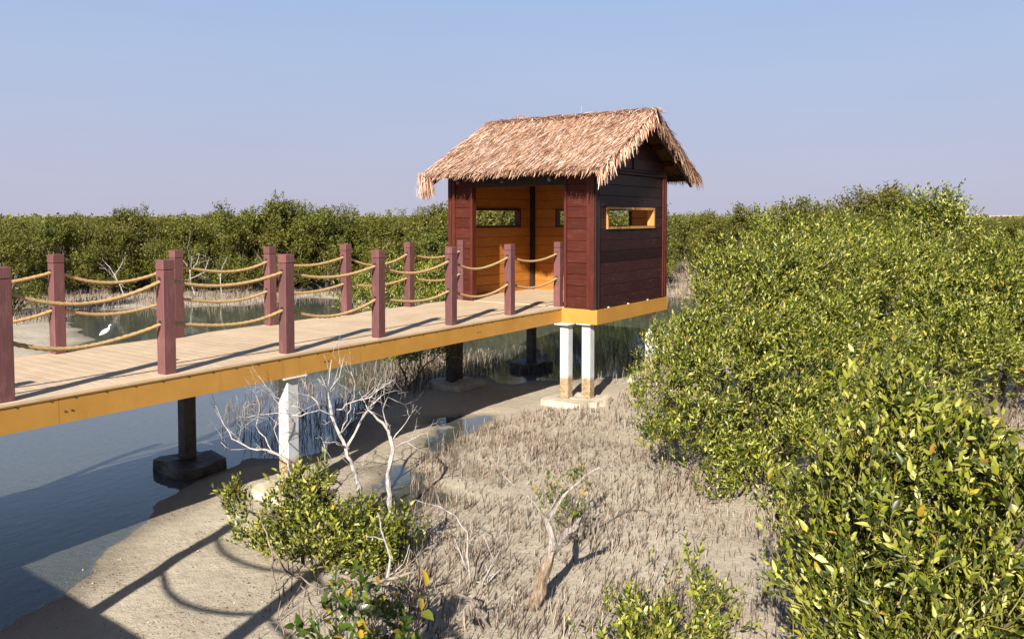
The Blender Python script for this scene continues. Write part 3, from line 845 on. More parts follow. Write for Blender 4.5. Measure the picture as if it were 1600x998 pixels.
# ------------------------------------------------------------------ foliage
LT8 = (np.array([(0, 0, 0), (.30, -.5, .06), (.30, 0, 0), (.30, .5, .06), (.66, -.40, .03), (.66, 0, -.03), (.66, .40, .03), (1, 0, -.10)]),
       np.array([(0, 1, 2), (0, 2, 3), (1, 4, 5), (1, 5, 2), (2, 5, 6), (2, 6, 3), (4, 7, 5), (5, 7, 6)]))
LT4 = (np.array([(0, 0, 0), (.45, -.5, .05), (.45, 0, -.02), (.45, .5, .05), (1, 0, -.06)]), np.array([(0, 1, 2), (0, 2, 3), (1, 4, 2), (2, 4, 3)]))
LT2 = (np.array([(0, 0, 0), (.45, -.5, .04), (1, 0, -.04), (.45, .5, .04)]), np.array([(0, 1, 2), (0, 2, 3)]))
def unit(a): return a / (np.linalg.norm(a, axis=-1, keepdims=True) + 1e-9)
def leaf_frames(P, D, Nn, L, W):
    D = unit(D); Y = unit(np.cross(Nn, D)); Z = np.cross(D, Y)
    return P, D * L[:, None], Y * W[:, None], Z * L[:, None]
def leaf_mesh(name, fr, T):
    P, X, Y, Z = fr
    t, f = T
    V = P[:, None] + X[:, None] * t[None, :, 0:1] + Y[:, None] * t[None, :, 1:2] + Z[:, None] * t[None, :, 2:3]
    Fi = (np.arange(len(P)) * len(t))[:, None, None] + f[None]
    return np_mesh(name, V.reshape(-1, 3), Fi.reshape(-1, 3))
WIND = np.array([0.30, -0.30, 0.05])
def crown(r, lobes, n_shoots, per, leaf_len, aspect=0.36, spread=0.62, shell=(0.70, 1.06), zmin=0.05, wind=WIND):
    """leafy shoots through the outer part of the lobes (x,y,z,rx,rz); returns leaf frames and shoot axes"""
    lob = np.array([l if len(l) == 5 else (l[0], l[1], l[2], l[3], l[3]) for l in lobes], float)
    area = lob[:, 3] ** 2
    per_spray = int(min(24, max(3, n_shoots // (len(lob) * 2))))
    ns = max(len(lob) * 2, n_shoots // per_spray)
    # leafy sprays sit on the lobes with bare hollows between them
    ki = r.choice(len(lob), ns, p=area / area.sum())
    dr = unit(r.normal(size=(ns, 3)))
    dr[:, 2] = np.where(dr[:, 2] < -0.12, -dr[:, 2], dr[:, 2])
    R = lob[ki][:, [3, 3, 4]]
    rad = np.where(r.random(ns) < 0.45, r.uniform(0.25, 0.72, ns), r.uniform(0.82, 1.14, ns))
    rad *= 0.84 + 0.32 * vnoise(dr[:, :2] * 2.2 + dr[:, 2:] * 1.3 + ki[:, None] * 5.1, 1.3, 6)
    c = lob[ki][:, :3] + dr * R * rad[:, None]
    keep = c[:, 2] > zmin
    for i in range(len(lob)):
        q = (c - lob[i, :3]) / lob[i, [3, 3, 4]]
        keep &= ~(((q * q).sum(1) < 0.50 ** 2) & (ki != i))
    c, dr = c[keep], dr[keep]
    sax = unit(dr * 0.75 + np.array([0, 0, 0.45]) + wind + r.normal(0, 0.22, (len(c), 3)))
    m_ = r.poisson(per_spray, len(c)) + 2
    si = np.repeat(np.arange(len(c)), m_)
    n = len(si)
    size = leaf_len * r.uniform(1.1, 2.2, len(c))
    al = r.uniform(-1.2, 1.2, n)
    off = r.normal(size=(n, 3)); off -= sax[si] * (off * sax[si]).sum(1)[:, None]
    p = c[si] + off * (size[si] * (0.72 - 0.30 * al))[:, None] + sax[si] * (al * size[si] * 1.35)[:, None]
    k2 = p[:, 2] > zmin
    p, off, si = p[k2], off[k2], si[k2]
    n = len(p)
    ax = unit(sax[si] * 0.75 + unit(off) * 0.30 + np.array([0, 0, 0.22]) + r.normal(0, 0.22, (n, 3)))
    ref = unit(np.cross(ax, unit(r.normal(size=(n, 3)))))
    ref2 = np.cross(ax, ref)
    big = r.uniform(0.62, 1.22, n) * r.uniform(0.8, 1.15, len(c))[si]
    sl = leaf_len * big * r.uniform(1.5, 3.0, n)
    P, D, NN, L, W = [], [], [], [], []
    for j in range(per):
        t = (j // 2 * 2 + 1.0) / per
        th = (j % 2) * math.pi + (j // 2) * math.pi / 2 + r.normal(0, 0.25, n)
        rd = ref * np.cos(th)[:, None] + ref2 * np.sin(th)[:, None]
        d = unit(ax * (0.55 + 0.35 * t) + rd * spread + np.array([0, 0, 0.10]) + r.normal(0, 0.16, (n, 3)))
        nn = unit(ax - d * (ax * d).sum(1)[:, None] + r.normal(0, 0.25, (n, 3)))
        P.append(p + ax * (sl * (t - 0.35))[:, None]); D.append(d); NN.append(nn)
        l = leaf_len * big * r.uniform(0.65, 1.15, n) * (1.05 - 0.25 * t)
        L.append(l); W.append(l * aspect * r.uniform(0.85, 1.15, n))
    return leaf_frames(np.concatenate(P), np.concatenate(D), np.concatenate(NN), np.concatenate(L), np.concatenate(W)), (p, ax, sl)
def limbs(r, lobes, shoots=None, r0=0.06, n_stems=3, twigs=0, n_sub=3, z0=-0.05):
    m = MB()
    lob = [l if len(l) == 5 else (l[0], l[1], l[2], l[3], l[3]) for l in lobes]
    stems = [np.array([r.normal(0, 0.10), r.normal(0, 0.10), z0]) for _ in range(n_stems)]
    for i, l in enumerate(lob):
        b = stems[i % n_stems]; e = np.array(l[:3])
        mid = b + (e - b) * 0.45 + np.array([r.normal(0, .08), r.normal(0, .08), 0.12 * np.linalg.norm(e - b)])
        pts = []
        for t in np.linspace(0, 1, 7):
            pts.append((1 - t) ** 2 * b + 2 * t * (1 - t) * mid + t * t * e + r.normal(0, 0.02, 3) * (t > 0))
        m.tube(pts, [r0 * (1 - 0.72 * t) for t in np.linspace(0, 1, 7)], 6)
        for _ in range(n_sub):
            d = unit(r.normal(size=3) + np.array([0, 0, 0.4]))
            s = pts[r.integers(3, 7)]
            tip = e + d * np.array([l[3], l[3], l[4]]) * 0.85
            md = (s + tip) / 2 + r.normal(0, 0.05, 3) + np.array([0, 0, -0.04])
            m.tube([s, md, tip], [r0 * .32, r0 * .2, r0 * .08], 4)
    if shoots is not None and twigs:
        p, ax, sl = shoots
        idx = r.choice(len(p), min(twigs, len(p)), replace=False)
        for i in idx:
            m.tube([p[i] - ax[i] * sl[i] * 1.3, p[i] + ax[i] * sl[i] * 0.75], [0.0045, 0.002], 3, cap=False)
    return m.mesh('trunk', smooth=True)
leaf_unit = np_mesh('leaf', LT8[0], LT8[1]); 
def pick_leaves(root, fr, base, mtl, count=300):
    """the leaves that show largest become objects; returns the mask of the rest"""
    P, X, Y, Z = fr
    w = P + base
    rel = w - CAM
    dep = rel @ FWD
    area = np.linalg.norm(np.cross(X, Y), axis=1) * np.abs((unit(np.cross(X, Y)) * unit(rel)).sum(1)) / dep ** 2
    px = 800 + F_PX * (rel @ RGT) / dep
    py = 342 - F_PX * rel[:, 2] / dep
    area = np.where((px > 5) & (px < 1595) & (py > 0) & (py < 993), area, 0)
    # favour the leaves on the sunny, camera-side face of the crown
    order = np.argsort(-area)[:count * 5]
    vis = order[np.argsort((dep / dep.mean() - 0.0)[order])][:count]
    me = leaf_unit.copy() if len(leaf_unit.materials) else leaf_unit
    if mtl.name not in PICK: 
        c = leaf_unit.copy(); c.materials.clear(); c.materials.append(mtl); PICK[mtl.name] = c
    me = PICK[mtl.name]
    for i in vis:
        o = bpy.data.objects.new('leaf', me); COL.objects.link(o); o.parent = root
        o.matrix_local = Matrix(((X[i][0], Y[i][0], Z[i][0], P[i][0]), (X[i][1], Y[i][1], Z[i][1], P[i][1]), (X[i][2], Y[i][2], Z[i][2], P[i][2]), (0, 0, 0, 1)))
    mask = np.ones(len(P), bool); mask[vis] = False
    return mask
PICK = {}
def px_lobes(base, L, tight=1.0):
    out = []
    for l in L:
        p = at(l[0], l[1], l[2]) - base
        out.append((p[0], p[1], p[2], l[3] * tight, (l[4] if len(l) > 4 else l[3] * 0.74) * tight))
    return out
def hand_bush(name, label, cat, base_px, base_depth, L, n, per, ll, T, seed, mtl='leaf', twigs=0, pick=0, group=None, r0=0.05, aspect=0.32, wind=WIND, spread=0.58):
    r = np.random.default_rng(seed)
    x, y = foot(base_px, base_depth); z = gz(x, y)
    base = np.array([x, y, z])
    root = empty(name, base); tag(root, label, cat, group)
    lob = px_lobes(base, L, 0.92 if n > 2400 else 0.95)
    fr, sh = crown(r, lob, n, per, ll, aspect, spread, wind=wind)
    obj('trunk', limbs(r, lob, None, r0, 4, 0, 2), M['bark'], root)
    if twigs:
        p, ax, sl = sh
        tm = MB()
        for i in r.choice(len(p), min(twigs, len(p)), replace=False):
            tm.tube([p[i] - ax[i] * sl[i] * 0.7, p[i] + ax[i] * sl[i] * 0.75], [0.0035, 0.0015], 3, cap=False)
        obj('twigs', tm.mesh('twigs'), M['twig_green'], root)['kind'] = 'stuff'
    if pick:
        k = pick_leaves(root, fr, base, M[mtl], pick)
        fr = tuple(a[k] for a in fr)
    if len(fr[0]):
        c = obj('crown', leaf_mesh('crown', fr, T), M[mtl], root); c['kind'] = 'stuff'
    return root
hand_bush('mangrove_tree', 'broad mangrove spreading over the mud beside the hut, bright windblown leaves', 'mangrove', 1205, 9.9,
          [(1165, 480, 10.8, .72), (1225, 440, 11.2, .85), (1300, 440, 11.5, .95), (1070, 590, 10.0, .62), (1165, 580, 9.8, .85), (1260, 560, 10, .95), (1330, 545, 10.3, .75),
           (1022, 650, 9.9, .44), (1085, 690, 9.5, .58), (1190, 735, 9.1, .60), (1150, 770, 9.0, .36), (1260, 680, 9.2, .75), (1230, 800, 8.7, .32), (1135, 435, 11.4, .6), (1050, 535, 10.5, .42), (1210, 505, 10.3, .5), (1290, 500, 10.5, .55), (1120, 545, 10.1, .4), (1215, 640, 9.3, .5), (1140, 640, 9.4, .42), (1300, 620, 9.6, .5), (1035, 610, 9.9, .36)],
          8800, 8, 0.082, LT4, 11, twigs=1500, group='mangroves by the mud', r0=0.06)
hand_bush('mangrove_tree', 'tall full mangrove directly behind the broad one beside the hut', 'mangrove', 1400, 13.6,
          [(1380, 455, 13.5, 1.1), (1455, 470, 13.5, 1.0), (1320, 425, 14, 1.0), (1430, 505, 12.6, 1.0), (1510, 470, 13.2, .9), (1395, 405, 15, 1.05), (1250, 425, 14.5, .9)],
          4600, 8, 0.098, LT4, 12, twigs=600, group='mangroves by the mud', r0=0.07)
hand_bush('mangrove_tree', 'dense mangrove at the right edge above a gap of bare mud', 'mangrove', 1560, 12.6,
          [(1560, 480, 12.6, 1.15), (1610, 460, 13.6, 1.1), (1550, 560, 12.0, .85), (1620, 580, 12.0, .9), (1480, 560, 11.6, .85), (1440, 600, 10.8, .65), (1500, 500, 12.5, .9), (1680, 500, 12.5, 1.2)],
          4600, 8, 0.098, LT4, 13, twigs=600, group='mangroves by the mud', r0=0.07)
hand_bush('mangrove_tree', 'nearest mangrove with large pale upright leaves, low in the corner', 'mangrove', 1450, 5.0,
          [(1430, 690, 5.1, .34), (1380, 740, 5.0, .36), (1470, 740, 4.9, .36), (1330, 800, 5.2, .34), (1420, 840, 4.8, .42), (1530, 870, 4.5, .38), (1545, 810, 4.7, .26), (1330, 910, 5.1, .36),
           (1400, 960, 4.7, .45), (1530, 980, 4.3, .45), (1290, 860, 5.4, .24), (1610, 940, 4.3, .38), (1640, 780, 4.2, .22), (1350, 1010, 4.8, .38), (1400, 640, 5.3, .20)],
          2900, 8, 0.084, LT8, 14, twigs=2600, pick=300, group='mangroves by the mud', r0=0.035, aspect=0.36)
hand_bush('mangrove_bush', 'small sparse mangrove bush at the bottom of the open root field', 'bush', 1040, 5.75,
          [(1040, 975, 5.7, .20), (1090, 985, 5.6, .18), (985, 990, 5.8, .18), (1060, 930, 5.8, .13), (1110, 935, 5.7, .12), (950, 985, 5.9, .12), (1020, 1010, 5.5, .2), (1130, 1000, 5.5, .16), (1075, 900, 5.9, .08)],
          300, 7, 0.062, LT8, 15, twigs=300, pick=250, r0=0.014, aspect=0.40)
hand_bush('mangrove_bush', 'yellow green mangrove bush tangled with bleached dead branches', 'bush', 520, 7.6,
          [(470, 800, 7.6, .26), (530, 815, 7.5, .28), (590, 850, 7.3, .26), (430, 802, 7.8, .18), (375, 792, 7.9, .11), (520, 865, 7.2, .24), (455, 855, 7.5, .22), (612, 820, 7.5, .16), (478, 765, 7.8, .15), (570, 885, 7.1, .15), (405, 840, 7.8, .09), (635, 845, 7.3, .10)],
          1150, 7, 0.072, LT8, 16, twigs=900, pick=200, r0=0.024, aspect=0.38, wind=np.array([0, 0, 0.0]))
hand_bush('mangrove_seedling', 'glossy dark broad leaved seedling with a few yellow leaves by dead twigs', 'seedling', 560, 5.5,
          [(530, 975, 5.5, .10), (570, 985, 5.4, .12), (610, 985, 5.4, .10), (545, 950, 5.6, .07), (625, 965, 5.5, .07), (500, 995, 5.4, .08)],
          44, 6, 0.105, LT8, 17, mtl='leaf_dark', twigs=44, pick=110, r0=0.010, aspect=0.42, wind=np.array([0, 0, 0.2]), spread=0.7)
hand_bush('mangrove_seedling', 'small dark leaf tuft growing behind the forked dead stump', 'seedling', 880, 7.9,
          [(872, 780, 7.8, .12), (890, 800, 7.7, .10), (860, 770, 7.9, .08), (900, 765, 7.9, .07)],
          70, 6, 0.060, LT8, 18, mtl='leaf_dark', twigs=60, r0=0.008, wind=np.array([0, 0, 0.0]))
hand_bush('mangrove_bush', 'low rounded mangrove bush just behind the far rope fence', 'bush', 600, 22.5,
          [(570, 455, 23, .72), (620, 440, 22.5, .85), (665, 445, 22, .8), (600, 478, 21.5, .7), (700, 455, 22.5, .75), (645, 475, 21.5, .7), (690, 482, 21.5, .6), (560, 480, 22, .6)],
          2600, 8, 0.10, LT2, 19, group='bushes across the creek', r0=0.04)
hand_bush('mangrove_bush', 'shaded mangrove sapling in the creek beneath the boardwalk', 'bush', 640, 15.2,
          [(620, 552, 15.2, .34), (660, 548, 15.0, .38), (690, 552, 15.0, .26)],
          420, 7, 0.08, LT2, 20, r0=0.03)

# trees further off: a few kinds, copied with their parts
def tree_kind(seed, h, rx, n, ll):
    r = np.random.default_rng(seed)
    L = []
    for i in range(9):
        a = i * 2.4 + r.normal(0, .3); k = r.uniform(0.25, 0.72)
        zz = r.uniform(0.30, 0.74)
        s = r.uniform(0.28, 0.42) * rx
        L.append((math.cos(a) * rx * k, math.sin(a) * rx * k, h * zz, s, s * 0.7))
    L.append((r.normal(0, .15), r.normal(0, .15), h * 0.74, rx * 0.44, h * 0.17))
    L.append((r.normal(0, .5) * rx * .6, r.normal(0, .5) * rx * .6, h * 0.84, rx * 0.24, h * 0.13))
    for i in range(5):
        a = i * 1.26 + r.normal(0, .3)
        L.append((math.cos(a) * rx * .6, math.sin(a) * rx * .6, h * 0.17, rx * 0.34, h * 0.15))
    fr, sh = crown(r, L, n, 6, ll, 0.42, 0.7, (0.6, 1.08), wind=np.array([0.05, -0.05, 0]))
    return leaf_mesh('crown', fr, LT2), limbs(r, L, None, 0.07, 5, 0, 2, -0.25)
KINDS = [tree_kind(50 + i, 3.8, 2.0 + 0.12 * (i % 3), 4200, 0.135) for i in range(6)]
MIDK = [tree_kind(70 + i, 3.8, 1.75 + 0.15 * i, 8500, 0.100) for i in range(3)]
def plant(px, depth, h, kind, label, group, seed=0, wide=1.0, m='leaf_far', xy=None):
    x, y = xy if xy else foot(px, depth)
    z = min(gz(x, y), Z_GROUND + 0.05)
    e = empty('mangrove_tree', (x, y, max(z, Z_WATER - .1)), (seed * 1.7) % 6.28)
    s = h / 3.8 * 0.93
    cr, tr = kind
    tag(e, label, 'mangrove', group)
    obj('trunk', tr, M['bark'], e, scale=(s * wide, s * wide, s))
    c = obj('crown', cr, M[m], e, scale=(s * wide, s * wide, s)); c['kind'] = 'stuff'
    return e
R_ = np.random.default_rng(99)
special = [
    (1490, 20.0, 4.25, 'rounded mangrove standing up against the sky on the right', MIDK[0]),
    (1350, 22, 4.45, 'mangrove with thin airy top twigs above the broad canopy', MIDK[1]),
    (1420, 25, 4.45, 'mangrove between the airy topped tree and the rounded one', MIDK[2]),
    (1265, 19, 4.05, 'full mangrove midway between the hut and the airy topped tree', MIDK[2]),
    (1590, 25, 3.5, 'mangrove at the right edge under the strip of dunes', MIDK[1]),
    (1660, 18, 3.3, 'mangrove crown cut by the right edge of the view', MIDK[0]),
    (1195, 27, 4.0, 'mid distance mangrove whose top shows over the broad one', MIDK[0]),
    (1145, 34, 4.0, 'mangrove behind the tip of the broad one by the hut', KINDS[0]),
    (1085, 46, 4.05, 'dark mangrove right beside the hut wall, across bare mud', KINDS[1]),
    (430, 36, 4.45, 'tallest mangrove on the far bank, rising over the third far post', KINDS[2]),
    (222, 37, 4.05, 'bushy mangrove peak on the far bank above the egret', KINDS[3]),
    (515, 36, 4.25, 'leaning topped mangrove beside the fourth far post', KINDS[4]),
    (690, 33, 3.95, 'mangrove partly hidden by the hut front corner', KINDS[0]),
    (618, 35, 3.9, 'mangrove behind the fifth far post, beyond the low bush', KINDS[5]),
    (8, 27, 3.2, 'dark mangrove at the left edge, closest on the far bank', KINDS[1]),
]
for i, (px, d, h, lb, kd) in enumerate(special):
    plant(px, d, h, kd, lb, None, i + 1, 1.0, 'leaf' if d < 22 else 'leaf_far')
row = [(-50, 33, 3.5, 'front row mangrove on the far bank cut off by the left edge'), (70, 34, 3.5, 'front row mangrove directly behind the first far post'), (30, 40, 3.6, 'mangrove top just left of the first far post, set back'),
       (120, 38, 3.7, 'front row mangrove just right of the first far post'), (165, 35, 3.4, 'low front row mangrove right above the egret and the white dead shrub'),
       (285, 36, 3.6, 'front row mangrove behind the second far post and the upright white dead shrub'), (335, 38, 3.6, 'front row mangrove behind the slender leaning white sapling'),
       (380, 36, 3.5, 'front row mangrove just left of the third far post'), (470, 38, 3.6, 'front row mangrove between the third and fourth far posts'),
       (560, 37, 3.6, 'front row mangrove just right of the fourth far post'), (655, 38, 3.6, 'front row mangrove just right of the fifth far post'),
       (735, 35, 4.1, 'tall mangrove beside the hut front, left end of its window view'), (775, 34.5, 4.4, 'tall mangrove seen through the middle of the hut far side window'),
       (825, 35, 4.4, 'tall mangrove at the right end of the hut far side window'), (880, 35, 4.4, 'tall mangrove glimpsed through the hut back window'),
       (930, 36, 4.4, 'tall mangrove behind the hut, left end of the near side window'), (985, 36, 4.3, 'tall mangrove behind the hut, filling the near side window')]
for i, (px, d, h, lb) in enumerate(row):
    plant(px, d, h + R_.normal(0, .12), KINDS[i % 6], lb, 'front row on the far bank', i * 3 + 2, R_.uniform(0.95, 1.15))
cnt = 0
for d, n in ((44, 26), (53, 26), (65, 26), (82, 26), (106, 28)):
    for i in range(n):
        px = -160 + (i + R_.uniform(0.1, 0.9)) / n * 1920
        if 1000 < px < 1075 and d < 60: continue
        dd = d * R_.uniform(0.94, 1.07)
        if px > 1040 and dd < 52 and px < 1130: continue
        cnt += 1
        hh_ = R_.uniform(2.9, 3.6) + (0.6 if R_.random() < 0.12 else 0) - (0.15 if px < 150 or px > 1530 else 0)
        plant(px, dd, hh_, KINDS[int(R_.integers(0, 6))], 'mangrove tree deeper in the woods, only its top in view', 'mangroves in the rows behind', cnt * 5 + 1, R_.uniform(1.0, 1.5))
for i, (px, d, h, lb) in enumerate(((1310, 30, 3.7, 'set back mangrove showing just left of the airy topped tree'), (1380, 33, 3.6, 'set back mangrove just right of the airy topped tree'),
        (1530, 31, 3.5, 'mangrove just right of the rounded tree, under the skyline'), (1620, 35, 3.4, 'set back mangrove at the far right edge of the view'),
        (1245, 34, 3.7, 'set back mangrove behind the full tree midway right of the hut'), (1460, 38, 3.5, 'set back mangrove directly behind the rounded tree'),
        (1560, 19.5, 3.1, 'mangrove crown below and right of the rounded tree'), (1330, 17.0, 3.3, 'mangrove crown in front of the airy topped tree'),
        (1430, 17.2, 3.1, 'mangrove crown in front and left of the rounded tree'))):
    plant(px, d, h, MIDK[i % 3], lb, 'canopy right of the hut', i * 7 + 3, 1.1)
# the far wood, one mass
nq = 52000
dd = 120 * (650 / 120) ** (R_.random(nq) ** 1.0)
pxs = R_.uniform(-250, 1850, nq)
lat = (pxs - 800) / F_PX * dd
XY = FWD[None, :2] * dd[:, None] + RGT[None, :2] * lat[:, None]
top = 2.3 + 1.4 * vnoise(XY, 0.16, 21) + 0.5 * vnoise(XY, 0.5, 22)
zz = Z_GROUND + top * (1 - R_.random(nq) ** 2.2 * 0.75)
L = 0.35 * (dd / 120) ** 0.6 * R_.uniform(0.6, 1.4, nq)
fr = leaf_frames(np.column_stack([XY, zz]), R_.normal(size=(nq, 3)) + np.array([0, 0, .4]), R_.normal(size=(nq, 3)), L * 1.4, L)
tag(obj('distant_mangroves', leaf_mesh('distant_mangroves', fr, LT2), M['leaf_far']), 'far mangrove wood merging into one dark green band at the horizon', 'woodland', kind='stuff')

# ------------------------------------------------------------------ breathing roots of the mangroves
def in_poly(P, poly): return sdist(P, poly) < 0
def roots():
    r = np.random.default_rng(7)
    areas = [  # polygon in the photograph's ground, density per m2, height range
        ([(640, 720), (700, 700), (760, 668), (850, 640), (940, 640), (990, 600), (1060, 560), (1120, 620), (1180, 800), (1290, 900), (1290, 1000), (1000, 1010), (560, 1010), (600, 900), (640, 800)], 290, (.07, .18)),
        ([(560, 1010), (600, 900), (660, 800), (800, 800), (830, 1010)], 60, (.10, .23)),
        ([(400, 1010), (420, 900), (470, 860), (600, 880), (560, 1010)], 60, (.10, .24)),
        ([(1180, 800), (1600, 640), (1660, 900), (1290, 1010)], 200, (.10, .20)),
        ([(340, 690), (350, 620), (420, 590), (520, 575), (640, 560), (640, 590), (600, 630), (540, 680), (430, 712)], 80, (.12, .27)),
        ([(560, 600), (640, 560), (760, 535), (800, 560), (760, 590), (690, 606), (600, 640)], 110, (.14, .30)),
        ([(740, 545), (830, 530), (960, 520), (1050, 520), (1050, 580), (990, 600), (930, 600), (880, 590), (790, 580)], 45, (.13, .28)),
        ([(80, 478), (90, 440), (280, 440), (540, 442), (540, 464), (480, 464), (380, 476), (290, 480), (130, 485)], 34, (.16, .34)),
        ([(20, 510), (10, 470), (80, 470), (120, 490), (100, 500)], 40, (.15, .3)),
        ([(1035, 468), (1035, 420), (1100, 415), (1110, 468)], 34, (.22, .42)),
        ([(700, 480), (700, 440), (720, 440), (760, 470)], 30, (.22, .42)),
        ([(640, 700), (760, 650), (850, 640), (700, 720), (640, 760)], 60, (.08, .18)),
    ]
    PP, HH = [], []
    for poly, dens, hr in areas:
        w = poly_w(poly, Z_GROUND)
        lo, hi = w.min(0), w.max(0)
        n = int(np.prod(hi - lo) * dens)
        n = min(n, 60000)
        p = r.uniform(lo, hi, (n, 2))
        k = in_poly(p, w)
        pn = vnoise(p, 1.1, 31) * 0.6 + vnoise(p, 3.0, 32) * 0.4
        k &= r.random(n) < np.clip((pn - 0.12) * 2.6, 0.10, 1.0)
        p = p[k]
        PP.append(p); HH.append(r.uniform(hr[0], hr[1], len(p)) * (0.55 + 0.9 * vnoise(p, 1.3, 33)) * np.where(r.random(len(p)) < 0.12, 0.45, 1.0))
    P = np.concatenate(PP); H = np.concatenate(HH)
    ok = np.ones(len(P), bool)
    for x, y, a in ((12.1, 7.2, .55), (12.4, 6.85, .5), (6.15, 7.5, .5), (12.1, 9.8, .5), (14.75, 9.8, .5)):
        ok &= ((P - np.array([x, y])) ** 2).sum(1) > a * a
    P, H = P[ok], H[ok]
    n = len(P)
    Zb = ground_z(P) - 0.02
    dist = np.linalg.norm(P, axis=1)
    rad = r.uniform(0.0030, 0.0062, n) * np.clip(dist / 12.0, 1.0, 2.0)
    lean = r.normal(0, 0.15, (n, 2)) + np.array([0.04, -0.02])
    bend = r.normal(0, 0.05, (n, 2))
    V = np.zeros((n, 9, 3))
    for s, (t, k) in enumerate(((0, 1.25), (0.55, 0.95), (1.0, 0.45))):
        c = np.column_stack([P + lean * (H * t)[:, None] + bend * (H * t * t)[:, None], Zb + H * t])
        a0 = r.uniform(0, 6.28) if s == 0 else a0
        for j in range(3):
            th = a0 + j * 2.0944
            V[:, s * 3 + j] = c + np.array([math.cos(th), math.sin(th), 0]) * (rad * k)[:, None]
    b = (np.arange(n) * 9)[:, None]
    Fq = np.concatenate([b + np.array([s * 3 + j, s * 3 + (j + 1) % 3, s * 3 + 3 + (j + 1) % 3, s * 3 + 3 + j]) for s in range(2) for j in range(3)])
    Ft = b + np.array([6, 7, 8])
    return np_mesh('breathing_roots', V.reshape(-1, 3), [Fq, Ft], False), n
rm, n_roots = roots()
print('roots', n_roots)
tag(obj('breathing_roots', rm, M['root']), 'thousands of thin upright mangrove breathing roots across the mud', 'breathing roots', kind='stuff')

# leaf litter, shell grit and crumbs on the bare mud
def litter():
    r = np.random.default_rng(8)
    w = poly_w([(-60, 1000), (60, 900), (190, 840), (330, 760), (650, 700), (1000, 650), (1300, 900), (1300, 1010)], Z_GROUND)
    lo, hi = w.min(0), w.max(0)
    p = r.uniform(lo, hi, (34000, 2)); p = p[in_poly(p, w)]
    k = r.random(len(p)) < np.clip((vnoise(p, 1.4, 41) - 0.35) * 2.2, 0.08, 1)
    p = p[k]; n = len(p)
    z = ground_z(p) + 0.006
    L = r.uniform(0.006, 0.022, n) * np.where(r.random(n) < 0.06, 1.7, 1)
    fr = leaf_frames(np.column_stack([p, z]), np.column_stack([r.normal(size=(n, 2)), r.normal(0, .25, n)]), np.column_stack([r.normal(0, .35, (n, 2)), np.ones(n)]), L, L * r.uniform(.3, .8, n))
    return leaf_mesh('leaf_litter', fr, LT4)
tag(obj('leaf_litter', litter(), M['litter']), 'scattered dead leaves, shell grit and crumbs on the bare mud', 'litter', kind='stuff')

# ------------------------------------------------------------------ dead wood
def dead(name, label, cat, base_px, base_depth, paths, mtl='bleached', seed=1, twiggy=2.0, trunk_name='trunk', group=None, tw=1.0, thin=0.78):
    """paths: lists of (px,py,depth,radius) ; the first is the trunk, others are branches with side twigs"""
    r = np.random.default_rng(seed)
    x, y = foot(base_px, base_depth); z = gz(x, y)
    base = np.array([x, y, z])
    root = empty(name, base); tag(root, label, cat, group)
    for i, pth in enumerate(paths):
        m = MB()
        pts = [at(p[0], p[1], p[2]) - base for p in pth]; rad = [p[3] * thin for p in pth]
        if i == 0: pts[0][2] = min(pts[0][2], -0.03)
        # refine with a little wobble
        P2, R2 = [], []
        for k in range(len(pts) - 1):
            ln = np.linalg.norm(pts[k + 1] - pts[k]); ns = max(2, int(ln / 0.07))
            for s in range(ns):
                t = s / ns
                P2.append(pts[k] * (1 - t) + pts[k + 1] * t + r.normal(0, 0.007, 3) * (t > 0)); R2.append((rad[k] * (1 - t) + rad[k + 1] * t) * r.uniform(0.84, 1.16))
        P2.append(pts[-1]); R2.append(rad[-1])
        if rad[0] > 0.012: m.tube(P2, [q_ * r.uniform(0.88, 1.12) for q_ in R2], 18, 4, 7.0 + 2 * i, 0.20)
        else: m.tube(P2, R2, 5)
        if rad[-1] > 0.012:                       # broken end: splinters
            d_ = unit(P2[-1] - P2[-2])
            for _k in range(7):
                o_ = r.normal(0, rad[-1] * 0.5, 3)
                m.tube([P2[-1] + o_ - d_ * 0.03, P2[-1] + o_ * 1.15 + d_ * r.uniform(0.01, 0.05)], [rad[-1] * 0.42, rad[-1] * 0.06], 5)
        # side twigs
        tot = sum(np.linalg.norm(P2[k + 1] - P2[k]) for k in range(len(P2) - 1))
        for _ in range(int(tot * twiggy * (0.5 if i == 0 else 1.6))):
            k = int(r.integers(max(1, len(P2) // 3), len(P2)))
            d = unit(unit(P2[min(k, len(P2) - 1)] - P2[k - 1]) * 0.8 + r.normal(0, 0.65, 3) + np.array([0, 0, .2]))
            l = r.uniform(0.10, 0.34) * tw
            q0 = P2[k]; q1 = q0 + d * l * 0.5 + r.normal(0, .02, 3); q2 = q1 + unit(d + r.normal(0, .5, 3)) * l * 0.5
            rr = min(0.006 * tw, R2[k] * 0.6)
            m.tube([q0, q1, q2], [rr, rr * .75, rr * .35], 4)
            for _k in range(int(r.integers(0, 4))):
                q1 = q0 + (q2 - q0) * r.uniform(0.3, 0.95)
                q3 = q1 + unit(d + r.normal(0, .8, 3)) * l * 0.4
                m.tube([q1, q3], [rr * .6, rr * .25], 4)
        obj(trunk_name if i == 0 else 'branch', m.mesh(trunk_name if i == 0 else 'branch', smooth=True), M[mtl], root)
    return root
